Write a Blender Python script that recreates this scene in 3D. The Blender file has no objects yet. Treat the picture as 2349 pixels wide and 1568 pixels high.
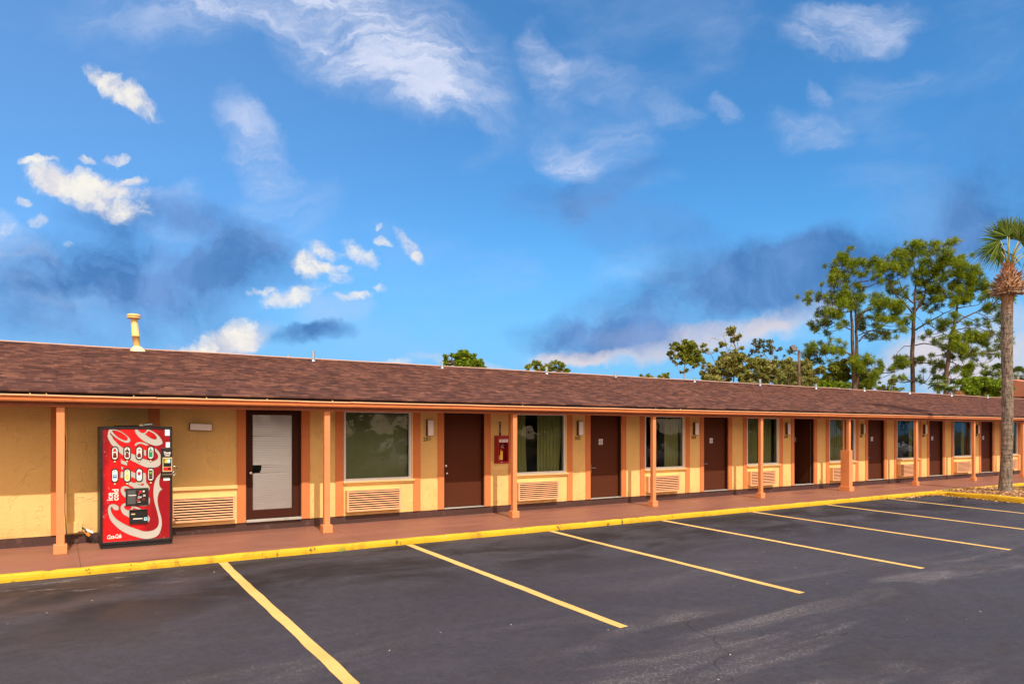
import bpy, math, random
from mathutils import Vector, Matrix, noise
from mathutils.geometry import tessellate_polygon
R = math.radians
random.seed(7)
sc = bpy.context.scene
col = sc.collection

# ------------------------------------------------------------------ camera
cam_d = bpy.data.cameras.new('camera')
cam = bpy.data.objects.new('camera', cam_d); col.objects.link(cam)
cam.location = (0, 0, 1.85)
cam.rotation_euler = (R(90), 0, R(-33.0))
cam_d.sensor_width = 36; cam_d.lens = 24.73
cam_d.shift_y = 0.0872
cam_d.clip_start = 0.1; cam_d.clip_end = 3000
sc.camera = cam

# ------------------------------------------------------------------ sun
SUNV = Vector((-0.14, -1.0, 1.243)).normalized()
sun_d = bpy.data.lights.new('sun', 'SUN')
sun = bpy.data.objects.new('sun', sun_d); col.objects.link(sun)
sun.rotation_euler = SUNV.to_track_quat('Z', 'Y').to_euler()
sun.location = (-4, -20, 30)
sun_d.energy = 4.0; sun_d.angle = R(0.53); sun_d.color = (1.0, 0.93, 0.82)

# ------------------------------------------------------------------ exposure
sc.view_settings.view_transform = 'Standard'
sc.view_settings.look = 'None'
sc.view_settings.gamma = 1.0
sc.view_settings.exposure = 0.25
sc.cycles.max_bounces = 8
sc.cycles.transparent_max_bounces = 12

# ------------------------------------------------------------------ sky with clouds (all by world direction)
world = bpy.data.worlds.new('World'); sc.world = world
world.use_nodes = True
wt = world.node_tree; wt.nodes.clear()
WN = wt.nodes; WL = wt.links
def wn(t, **kw):
    n = WN.new(t)
    for k, v in kw.items():
        setattr(n, k, v)
    return n
def wset(n, i, v):
    if hasattr(v, 'is_output') or isinstance(v, bpy.types.NodeSocket): WL.new(v, n.inputs[i])
    else: n.inputs[i].default_value = v
def wmath(op, a, b=None, c=None, clamp=False):
    n = wn('ShaderNodeMath', operation=op, use_clamp=clamp)
    wset(n, 0, a)
    if b is not None: wset(n, 1, b)
    if c is not None: wset(n, 2, c)
    return n.outputs[0]
def wvec(op, a, b=None):
    n = wn('ShaderNodeVectorMath', operation=op)
    wset(n, 0, a)
    if b is not None: wset(n, 1, b)
    return n.outputs['Value'] if op in ('LENGTH', 'DOT_PRODUCT') else n.outputs[0]
def wnoise(vec, scale, detail=6, rough=0.55, dist=0.0):
    n = wn('ShaderNodeTexNoise'); WL.new(vec, n.inputs['Vector'])
    n.inputs['Scale'].default_value = scale; n.inputs['Detail'].default_value = detail
    n.inputs['Roughness'].default_value = rough; n.inputs['Distortion'].default_value = dist
    return n
def wmap(v, a, b, c=0.0, d=1.0, smooth=True):
    n = wn('ShaderNodeMapRange'); n.interpolation_type = 'SMOOTHSTEP' if smooth else 'LINEAR'
    WL.new(v, n.inputs[0])
    for i, x in enumerate((a, b, c, d)): n.inputs[i + 1].default_value = x
    return n.outputs[0]
def wmix(fac, a, b):
    n = wn('ShaderNodeMix', data_type='RGBA')
    wset(n, 0, fac); wset(n, 6, a); wset(n, 7, b)
    return n.outputs[2]
STR = 0.11
sky = wn('ShaderNodeTexSky', sky_type='NISHITA')
sky.sun_disc = False
sky.sun_elevation = math.asin(SUNV.z)
sky.sun_rotation = math.atan2(SUNV.x, SUNV.y)
sky.altitude = 0; sky.air_density = 1.0; sky.dust_density = 0.6; sky.ozone_density = 2.0
tc = wn('ShaderNodeTexCoord')
HX = Vector((math.cos(R(33)), -math.sin(R(33)), 0)); HY = Vector((math.sin(R(33)), math.cos(R(33)), 0))
dirv = tc.outputs['Generated']
dx = wvec('DOT_PRODUCT', dirv, tuple(HX)); dy = wvec('DOT_PRODUCT', dirv, tuple(HY)); dz = wvec('DOT_PRODUCT', dirv, (0, 0, 1))
dyc = wmath('MAXIMUM', dy, 0.06)
cmb = wn('ShaderNodeCombineXYZ')
WL.new(wmath('DIVIDE', dx, dyc), cmb.inputs[0]); WL.new(wmath('DIVIDE', dz, dyc), cmb.inputs[1])
cmb.inputs[2].default_value = 1.0
P = cmb.outputs[0]                       # gnomonic map of the northern sky
def warp(vec, sc_, amp, seed):
    m = wvec('ADD', vec, (seed, seed * 1.7, 0.3))
    n = wnoise(m, sc_, 7, 0.62)
    d = wvec('SUBTRACT', n.outputs['Color'], (0.5, 0.5, 0.5))
    return wvec('ADD', vec, wvec('MULTIPLY', d, (amp, amp, 0)))
PA = warp(warp(P, 2.2, 0.22, 3.1), 9, 0.05, 8.0)
PB = warp(warp(P, 3.0, 0.16, 11.3), 12, 0.035, 5.0)
PC = warp(warp(P, 7.0, 0.05, 7.7), 28, 0.03, 2.0)
def blob(vec, cx, cy, rx, ry, ang, op, inner):
    # soft ellipse, centre and radii given on the sky map
    x0, y0 = (cx - 1174) / 1613.6, (988.7 - cy) / 1613.6; rx /= 1613.6; ry /= 1613.6
    c_, s_ = math.cos(R(-ang)), math.sin(R(-ang))
    a = wvec('DOT_PRODUCT', vec, (c_ / rx, s_ / rx, -(x0 * c_ + y0 * s_) / rx))
    b = wvec('DOT_PRODUCT', vec, (-s_ / ry, c_ / ry, (x0 * s_ - y0 * c_) / ry))
    r2 = wmath('MULTIPLY_ADD', a, a, wmath('MULTIPLY', b, b))
    return wmap(r2, inner * inner, 1.45, op, 0.0)
def field(vec, blobs, inner=0.15):
    s = None
    for b in blobs:
        v = blob(vec, *b, inner)
        s = v if s is None else wmath('MAXIMUM', s, v) if len(blobs) > 60 else wmath('ADD', s, v)
    return s
A = [(900,105,330,140,14,1.3),(960,150,200,80,28,.6),(560,25,270,80,4,1.0),(420,90,160,60,-10,.35),(280,50,170,70,0,.35),(1010,190,90,60,35,.4),(610,335,120,55,35,.75),(690,470,110,110,60,.22),
 (1290,110,110,50,50,.6),(1400,150,90,45,20,.5),(1330,335,80,55,35,.85),(1440,310,80,70,0,.45),(1960,55,165,65,-10,.85),(1870,295,110,50,15,.55),
 (1650,245,50,28,20,.45),(1170,225,70,50,20,.35),(1650,120,70,60,0,.18),(1900,210,45,28,45,.4),(1540,240,70,35,30,.35),(2060,190,110,40,0,.2),
 (30,570,170,70,20,.8),(130,640,120,30,15,.4),(330,470,160,30,20,.35),(420,420,90,40,0,.6),(300,620,200,50,10,.2),(1480,640,130,50,0,.2),(2270,80,90,50,0,.15)]
A2 = [(1600,775,240,34,-4,.9),(1310,812,110,24,0,1.0),(1480,752,120,24,0,.7),(1400,812,120,20,0,.4),(1830,725,120,28,-22,.8),(2060,815,110,45,-15,.8),(2240,830,170,90,0,.95),(2330,740,90,60,0,.6),
 (480,795,150,50,-20,.7),(1030,840,120,14,0,.4),(760,700,80,50,0,.3)]
B = [(430,540,310,95,12,.9),(200,690,400,140,5,.8),(520,500,190,60,20,.6),(330,620,280,90,0,.55),(700,765,95,34,0,1.0),
 (1640,680,400,105,-12,.95),(1360,755,210,52,0,.8),(1850,620,240,85,-15,.6),(1400,430,160,40,-18,.5),(1290,455,150,45,0,.4),(1510,520,220,70,12,.4),(2200,480,260,110,-20,.45),(2080,570,280,100,-8,.6),(2340,450,330,230,0,.40),(1930,800,140,30,0,.35)]
Cc = [(280,210,108,32,34,1.3),(205,440,145,50,22,1.3),(115,405,60,28,35,.9),(290,425,70,25,10,.8),(205,367,34,11,0,1.0),(265,358,30,15,0,1.0),(100,362,50,9,0,.8),(50,453,22,17,0,1.0),(90,505,28,20,0,1.0),(310,412,38,12,-10,.7),
 (162,562,22,8,0,.6),(552,775,50,46,-50,1.1),(500,800,90,42,-10,.9),(430,820,60,25,0,.5),(745,568,48,20,20,1.0),(828,578,58,26,35,.9),(712,608,46,34,0,1.2),(770,612,40,18,0,.9),(782,637,36,14,0,.95),
 (665,690,75,30,-10,1.15),(600,672,42,9,-10,.8),(808,678,46,12,-8,.95),(870,660,20,9,0,.8),(942,560,56,20,45,1.0),(880,550,20,12,30,.85),(870,518,14,10,0,.6),(965,580,20,10,0,.6),(915,828,42,15,0,.9),(725,655,50,22,0,.4),(0,530,40,30,0,.5)]
streak = wn('ShaderNodeMapping'); WL.new(PA, streak.inputs[0])
streak.inputs['Rotation'].default_value = (0, 0, R(38)); streak.inputs['Scale'].default_value = (1.2, 5.0, 1)
stn = wnoise(streak.outputs[0], 5.0, 9, 0.66, 0.5)
fineA = wnoise(PA, 7.5, 9, 0.62, 0.3)
fa = wmath('MULTIPLY', field(PA, A), wmap(wmath('ADD', wmath('MULTIPLY', stn.outputs[0], 0.62), wmath('MULTIPLY', fineA.outputs[0], 0.38)), 0.34, 0.74, 0.16, 1.05), clamp=True)
fa = wmath('MULTIPLY', fa, wmap(stn.outputs[0], 0.32, 0.70, 0.62, 1.0))
fa2 = wmath('MULTIPLY', field(PB, A2), wmap(fineA.outputs[0], 0.22, 0.6, 0.45, 1.1), clamp=True)
nb = wnoise(PB, 6.0, 9, 0.6, 0.2)
nb2 = wnoise(PA, 5.0, 9, 0.62, 0.4)
fb = wmath('MULTIPLY', field(PB, B), wmap(nb.outputs[0], 0.30, 0.66, 0.30, 1.1), clamp=True)
nc = wnoise(PC, 24, 10, 0.68, 0.2)
fcf = field(PC, Cc, 0.0)
fcr = wmath('ADD', fcf, wmath('MULTIPLY', wmath('MULTIPLY', wmath('SUBTRACT', nc.outputs[0], 0.52), 3.0), wmap(fcf, 0.02, 0.35)))
fc = wmap(fcr, 0.05, 1.55)
front = wmap(dy, 0.05, 0.3)
# thin general veil, all over the sky (also the part behind the camera)
vn = wn('ShaderNodeMapping'); WL.new(dirv, vn.inputs[0]); vn.inputs['Scale'].default_value = (1.6, 1.6, 3.6)
veil = wmap(wnoise(vn.outputs[0], 2.4, 9, 0.6, 0.4).outputs[0], 0.50, 0.82, 0.0, 0.25)
K = 1.0 / STR / (2 ** 0.25)
def rgb(r, g, b):
    f = lambda c: ((c / 255 + 0.055) / 1.055) ** 2.4 if c > 10 else c / 255 / 12.92
    return (f(r), f(g), f(b))
def sk(r, g, b): 
    c = rgb(r, g, b); return (c[0] * K, c[1] * K, c[2] * K, 1)
tint = wn('ShaderNodeMix', data_type='RGBA', blend_type='MULTIPLY'); tint.inputs[0].default_value = 1.0
WL.new(sky.outputs[0], tint.inputs[6]); tint.inputs[7].default_value = (0.46, 1.05, 1.42, 1)
base = tint.outputs[2]
base = wmix(wmap(dz, 0.0, 0.30, 0.9, 0.0), base, sk(124, 188, 241))
# the sky is paler towards the west (the left of the view)
base = wmix(wmap(dx, -0.75, 0.25, 0.40, 0.0), base, sk(135, 180, 242))
base = wmix(veil, base, sk(195, 212, 245))
c1 = wmix(wmath('MULTIPLY', wmath('MULTIPLY', fa, front), 0.88), base, sk(228, 233, 252))
c2 = wmix(wmath('MULTIPLY', wmath('MULTIPLY', fa2, front), 0.9), c1, sk(226, 218, 224))
c3 = wmix(wmath('MULTIPLY', wmath('MULTIPLY', fb, front), 0.88), c2, wmix(wmap(nb2.outputs[0], 0.36, 0.66), sk(66, 116, 180), sk(112, 154, 214)))
c4 = wmix(wmath('MULTIPLY', wmath('MULTIPLY', fc, front), 0.95), c3, wmix(wmap(nc.outputs[0], 0.3, 0.7), sk(226, 222, 228), sk(255, 250, 238)))
# warm bright cloud added to the unseen southern sky to fill the porch shade
sn = wnoise(vn.outputs[0], 1.8, 8, 0.6, 0.5)
south_fill = wmath('MULTIPLY', wmap(dy, 0.02, -0.30), wmap(sn.outputs[0], 0.38, 0.52, 0.35, 1.0))
c4 = wmix(south_fill, c4, (2.55 * K, 1.72 * K, 1.02 * K, 1))
bg = wn('ShaderNodeBackground'); WL.new(c4, bg.inputs[0]); bg.inputs[1].default_value = STR
wo = wn('ShaderNodeOutputWorld'); WL.new(bg.outputs[0], wo.inputs[0])
world.cycles.sampling_method = 'MANUAL'; world.cycles.sample_map_resolution = 512

# ================================================================== helpers
class MB:
    """collects faces, then builds one mesh object"""
    def __init__(s): s.v = []; s.f = []; s.uv = None
    def add(s, vs, fs):
        n = len(s.v); s.v += [tuple(v) for v in vs]; s.f += [tuple(i + n for i in f) for f in fs]; return s
    def box(s, x0, x1, y0, y1, z0, z1):
        return s.add([(x0,y0,z0),(x1,y0,z0),(x1,y1,z0),(x0,y1,z0),(x0,y0,z1),(x1,y0,z1),(x1,y1,z1),(x0,y1,z1)],
                     [(0,3,2,1),(4,5,6,7),(0,1,5,4),(1,2,6,5),(2,3,7,6),(3,0,4,7)])
    def quad(s, a, b, c, d): return s.add([a, b, c, d], [(0, 1, 2, 3)])
    def prism_x(s, prof, x0, x1, seg=1, wob=0.0, closed=True):
        """profile of (y,z) swept along x, with a little wobble"""
        n = len(prof); vs = []; fs = []
        for i in range(seg + 1):
            x = x0 + (x1 - x0) * i / seg
            dy = wob * noise.noise((x * 0.6, 3.3, 0)); dzz = wob * noise.noise((x * 0.45, 9.1, 4))
            for (y, z) in prof: vs.append((x, y + dy, z + dzz))
        for i in range(seg):
            for j in range(n if closed else n - 1):
                a = i * n + j; b = i * n + (j + 1) % n
                fs.append((a, b, b + n, a + n))
        if closed:
            fs.append(tuple(range(n - 1, -1, -1))); fs.append(tuple(seg * n + j for j in range(n)))
        return s.add(vs, fs)
    def tube(s, pts, rad, n=8, cap=True):
        pts = [Vector(p) for p in pts]
        if not hasattr(rad, '__len__'): rad = [rad] * len(pts)
        vs = []; fs = []; up = None
        for i, p in enumerate(pts):
            a = pts[max(i - 1, 0)]; b = pts[min(i + 1, len(pts) - 1)]
            d = (b - a); d = d.normalized() if d.length > 1e-9 else Vector((0, 0, 1))
            if up is None: up = Vector((0, 0, 1)) if abs(d.z) < 0.9 else Vector((1, 0, 0))
            u = d.cross(up)
            if u.length < 1e-6: u = d.cross(Vector((0, 1, 0)))
            u.normalize(); w = u.cross(d); up = w
            for k in range(n):
                t = 2 * math.pi * k / n
                vs.append(p + (u * math.cos(t) + w * math.sin(t)) * rad[i])
        for i in range(len(pts) - 1):
            for k in range(n):
                a = i * n + k; b = i * n + (k + 1) % n
                fs.append((a, a + n, b + n, b))
        if cap: fs.append(tuple(range(n))); fs.append(tuple((len(pts) - 1) * n + k for k in range(n - 1, -1, -1)))
        return s.add(vs, fs)
    def lathe(s, prof, n=16, c=(0, 0, 0)):
        vs = []; fs = []
        for (r, z) in prof:
            for k in range(n):
                t = 2 * math.pi * k / n; vs.append((c[0] + r * math.cos(t), c[1] + r * math.sin(t), c[2] + z))
        for i in range(len(prof) - 1):
            for k in range(n):
                a = i * n + k; b = i * n + (k + 1) % n; fs.append((a, b, b + n, a + n))
        fs.append(tuple(range(n - 1, -1, -1))); fs.append(tuple((len(prof) - 1) * n + k for k in range(n)))
        return s.add(vs, fs)
    def poly_xz(s, pts, y, depth=0.0):
        """flat outline facing -Y (toward the lot), optional thickness"""
        tri = tessellate_polygon([[Vector((p[0], p[1], 0)) for p in pts]])
        n = len(pts)
        fs = []
        for t in tri:
            a, b, c = t
            ar = (pts[b][0]-pts[a][0])*(pts[c][1]-pts[a][1]) - (pts[c][0]-pts[a][0])*(pts[b][1]-pts[a][1])
            if abs(ar) < 1e-12: continue
            fs.append((a, b, c) if ar > 0 else (a, c, b))
        vs = [(p[0], y, p[1]) for p in pts]
        if depth:
            vs += [(p[0], y + depth, p[1]) for p in pts]
            fs = fs + [(i, i + n, (i + 1) % n + n, (i + 1) % n) for i in range(n)]
        return s.add(vs, fs)
    def build(s, name, m, parent=None, origin=None, bevel=0, smooth=False, kind=None, loc=None):
        me = bpy.data.meshes.new(name)
        o0 = Vector(origin) if origin is not None else Vector((0, 0, 0))
        me.from_pydata([(v[0]-o0.x, v[1]-o0.y, v[2]-o0.z) for v in s.v], [], s.f)
        if smooth:
            for p in me.polygons: p.use_smooth = True
        o = bpy.data.objects.new(name, me); col.objects.link(o)
        for mm in (m if isinstance(m, (list, tuple)) else [m]): me.materials.append(mm)
        if parent is not None: o.parent = parent
        o.location = loc if loc is not None else ((0, 0, 0) if parent is not None else tuple(o0))
        if bevel:
            b = o.modifiers.new('bevel', 'BEVEL'); b.width = bevel; b.segments = 2; b.limit_method = 'ANGLE'; b.angle_limit = R(40)
        if kind: o['kind'] = kind
        return o

def thing(name, label, cat, loc=(0, 0, 0), rz=0, group=None):
    o = bpy.data.objects.new(name, None); col.objects.link(o)
    o.empty_display_size = 0.2
    o.location = loc; o.rotation_euler = (0, 0, rz)
    o['label'] = label; o['category'] = cat
    if group: o['group'] = group
    return o
def tag(o, label, cat, group=None):
    o['label'] = label; o['category'] = cat
    if group: o['group'] = group
    return o
def copy_tree(o, parent=None, dx=0.0, top=True):
    c = o.copy(); col.objects.link(c)
    if parent is not None: c.parent = parent
    if top: c.location.x += dx
    for ch in list(o.children): copy_tree(ch, c, 0, False)
    return c
def text_geo(txt, size, shear=0.0, offset=0.0, extrude=0.0, align='CENTER', spacing=1.0, line=1.0):
    cu = bpy.data.curves.new('txt', 'FONT'); cu.body = txt; cu.size = size; cu.shear = shear
    cu.offset = offset; cu.extrude = extrude; cu.align_x = align; cu.space_character = spacing; cu.space_line = line
    cu.resolution_u = 4
    o = bpy.data.objects.new('txt', cu); col.objects.link(o)
    dg = bpy.context.evaluated_depsgraph_get(); dg.update()
    me = o.evaluated_get(dg).to_mesh()
    vs = [tuple(v.co) for v in me.vertices]; fs = [tuple(p.vertices) for p in me.polygons]
    o.evaluated_get(dg).to_mesh_clear(); bpy.data.objects.remove(o); bpy.data.curves.remove(cu)
    return vs, fs

# ================================================================== materials
class NT:
    def __init__(s, name):
        s.m = bpy.data.materials.new(name); s.m.use_nodes = True; s.t = s.m.node_tree; s.t.nodes.clear()
        s.o = s.t.nodes.new('ShaderNodeOutputMaterial')
    def n(s, t, **kw):
        x = s.t.nodes.new(t)
        for k, v in kw.items(): setattr(x, k, v)
        return x
    def set(s, n, k, v):
        if isinstance(v, bpy.types.NodeSocket): s.t.links.new(v, n.inputs[k])
        else: n.inputs[k].default_value = v
    def co(s, kind='Object', scale=(1, 1, 1), rot=(0, 0, 0)):
        c = s.n('ShaderNodeTexCoord').outputs[kind]
        m = s.n('ShaderNodeMapping'); s.set(m, 0, c); m.inputs['Scale'].default_value = scale; m.inputs['Rotation'].default_value = rot
        return m.outputs[0]
    def noise(s, vec, scale, detail=5, rough=0.55, dist=0, out=0):
        x = s.n('ShaderNodeTexNoise'); s.set(x, 'Vector', vec)
        x.inputs['Scale'].default_value = scale; x.inputs['Detail'].default_value = detail; x.inputs['Roughness'].default_value = rough; x.inputs['Distortion'].default_value = dist
        return x.outputs[out]
    def vor(s, vec, scale, feat='F1', out=0):
        x = s.n('ShaderNodeTexVoronoi', feature=feat); s.set(x, 'Vector', vec); x.inputs['Scale'].default_value = scale
        return x.outputs[out]
    def mr(s, v, a, b, c=0.0, d=1.0):
        x = s.n('ShaderNodeMapRange'); s.set(x, 0, v)
        for i, y in enumerate((a, b, c, d)): x.inputs[i + 1].default_value = y
        return x.outputs[0]
    def math(s, op, a, b=0.0, clamp=False):
        x = s.n('ShaderNodeMath', operation=op, use_clamp=clamp); s.set(x, 0, a); s.set(x, 1, b); return x.outputs[0]
    def mix(s, f, a, b, bt='MIX'):
        x = s.n('ShaderNodeMix', data_type='RGBA', blend_type=bt); s.set(x, 0, f); s.set(x, 6, a if isinstance(a, bpy.types.NodeSocket) else (*a[:3], 1)); s.set(x, 7, b if isinstance(b, bpy.types.NodeSocket) else (*b[:3], 1)); return x.outputs[2]
    def sep(s, v):
        x = s.n('ShaderNodeSeparateXYZ'); s.set(x, 0, v); return x.outputs
    def bump(s, h, st, dist=0.01):
        x = s.n('ShaderNodeBump'); s.set(x, 'Height', h); x.inputs['Strength'].default_value = st; x.inputs['Distance'].default_value = dist
        return x.outputs[0]
    def bsdf(s, color, rough=0.6, metal=0.0, normal=None, spec=0.5, coat=0.0, alpha=None, emit=None):
        p = s.n('ShaderNodeBsdfPrincipled')
        s.set(p, 'Base Color', color if isinstance(color, bpy.types.NodeSocket) else (*color[:3], 1))
        s.set(p, 'Roughness', rough); s.set(p, 'Metallic', metal); s.set(p, 'Specular IOR Level', spec); s.set(p, 'Coat Weight', coat)
        if normal is not None: s.set(p, 'Normal', normal)
        s.t.links.new(p.outputs[0], s.o.inputs[0]); return p

def paint(name, c, rough=0.6, var=0.10, dirt=None, bscale=60, bst=0.15, metal=0.0, spec=0.4, vscale=1.3):
    """painted surface: soft colour variation, fine surface bump"""
    t = NT(name); co = t.co()
    v = t.noise(co, vscale, 6, 0.6)
    f = t.mr(v, 0.3, 0.7, 1 - var, 1 + var)
    colr = t.mix(1.0, c, t.mix(0.0, (1, 1, 1), (1, 1, 1)), 'MULTIPLY')
    h = t.n('ShaderNodeHueSaturation'); t.set(h, 'Color', colr); t.set(h, 'Value', f); h.inputs['Saturation'].default_value = 1.0
    out = h.outputs[0]
    if dirt:
        dm = t.mr(t.noise(co, 5.5, 8, 0.7), 0.56, 0.74)
        out = t.mix(t.math('MULTIPLY', dm, dirt[1]), out, dirt[0])
    b = t.noise(co, bscale, 4, 0.6)
    t.bsdf(out, rough, metal, t.bump(b, bst, 0.004), spec)
    return t.m
M = {}
def stucco():
    t = NT('yellow_stucco'); co = t.co()
    v = t.noise(co, 0.9, 6, 0.6)
    c = t.mix(t.mr(v, 0.3, 0.7), (0.68, 0.45, 0.170), (0.78, 0.54, 0.215))
    low = t.noise(t.co(scale=(2.2, 1, 0.5)), 3.0, 7, 0.65)
    c = t.mix(t.mr(low, 0.56, 0.78, 0, 0.28), c, (0.55, 0.29, 0.09))
    Zs = t.sep(co)[2]; splash = t.math('MULTIPLY', t.mr(Zs, 0.42, 0.16), t.mr(t.noise(co, 4.5, 7, 0.7), 0.40, 0.62))
    c = t.mix(t.math('MULTIPLY', splash, 0.45), c, (0.40, 0.20, 0.08))
    # trowelled stucco: swirled ridges
    n1 = t.noise(t.co(), 2.6, 3, 0.5, 2.2)
    ridge = t.math('ABSOLUTE', t.math('SUBTRACT', n1, 0.5)); ridge = t.mr(ridge, 0.0, 0.02, 1.0, 0.0)
    brk = t.mr(t.noise(co, 3.5, 3), 0.48, 0.58)
    h = t.math('ADD', t.math('MULTIPLY', t.math('MULTIPLY', ridge, brk), 0.8), t.noise(co, 34, 5, 0.65))
    t.bsdf(c, 0.75, 0, t.bump(h, 0.8, 0.010), 0.25)
    return t.m
M['wall'] = stucco()
M['yellow_trim'] = paint('yellow_trim', (0.78, 0.51, 0.20), 0.6, 0.06, ((0.35, 0.18, 0.07), 0.25))
M['trim'] = paint('terracotta_trim', (0.58, 0.19, 0.060), 0.6, 0.08, ((0.42, 0.12, 0.045), 0.4), 70, 0.2)
M['post'] = paint('terracotta_post', (0.64, 0.245, 0.095), 0.55, 0.08, ((0.45, 0.14, 0.05), 0.45), 40, 0.3)
M['peach'] = paint('peach_grille', (0.78, 0.40, 0.21), 0.55, 0.06, ((0.50, 0.22, 0.09), 0.3))
M['plinth'] = paint('dark_brown_plinth', (0.062, 0.027, 0.023), 0.6, 0.18, ((0.22, 0.12, 0.10), 0.5), 40, 0.4)
M['door'] = paint('brown_door', (0.082, 0.024, 0.011), 0.55, 0.05, None, 90, 0.06, spec=0.12)
M['door_dark'] = paint('dark_door_frame', (0.050, 0.014, 0.008), 0.55, 0.07, None, 90, 0.1, spec=0.12)
M['fascia'] = paint('dark_fascia', (0.034, 0.013, 0.012), 0.5, 0.1)
M['gutter'] = paint('orange_gutter', (0.58, 0.20, 0.07), 0.4, 0.10, ((0.38, 0.10, 0.04), 0.5), 30, 0.15, spec=0.5)
M['gutter_lip'] = paint('highlight_gutter_lip', (0.82, 0.46, 0.26), 0.4, 0.08, ((0.5, 0.2, 0.09), 0.3), 20, 0.1)  # paler than the gutter: sunlit highlight along the lip put into the colour
M['beam'] = paint('brown_orange_beam', (0.36, 0.105, 0.045), 0.6, 0.1, ((0.22, 0.06, 0.025), 0.5))
M['soffit'] = paint('soffit_paint', (0.42, 0.24, 0.09), 0.7, 0.06)
M['white_metal'] = paint('white_window_frame', (0.66, 0.68, 0.74), 0.45, 0.04, ((0.45, 0.43, 0.42), 0.3), 80, 0.05)
M['sill_worn'] = paint('worn_threshold', (0.40, 0.38, 0.34), 0.6, 0.2, ((0.10, 0.07, 0.05), 0.95), 40, 0.3)
M['galv'] = paint('galvanised_pipe', (0.42, 0.55, 0.66), 0.35, 0.12, None, 40, 0.1, 0.75)
M['steel'] = paint('steel', (0.62, 0.60, 0.57), 0.25, 0.05, None, 60, 0.03, 1.0)
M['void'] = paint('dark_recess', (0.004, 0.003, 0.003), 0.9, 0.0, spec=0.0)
M['black'] = paint('black_plastic', (0.012, 0.012, 0.014), 0.4, 0.1, ((0.10, 0.09, 0.08), 0.25))
M['lamp_frame'] = paint('bronze_lamp_frame', (0.10, 0.055, 0.035), 0.4, 0.05)
M['lens'] = paint('milky_lamp_lens', (0.84, 0.82, 0.85), 0.35, 0.03)
M['number'] = paint('black_number', (0.02, 0.014, 0.012), 0.5, 0.05)
M['white'] = paint('white_sticker', (0.75, 0.77, 0.82), 0.5, 0.03)
M['blue'] = paint('blue_print', (0.02, 0.07, 0.24), 0.5, 0.05)
M['inside'] = paint('dim_interior', (0.06, 0.05, 0.04), 0.9, 0.1)
M['flue'] = paint('cream_flue', (0.78, 0.50, 0.18), 0.5, 0.07, ((0.4, 0.2, 0.08), 0.3))
M['mortar'] = paint('cream_mortar', (0.80, 0.66, 0.40), 0.8, 0.1)
M['ridge'] = paint('pale_ridge_flashing', (0.62, 0.42, 0.32), 0.5, 0.1)

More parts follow.
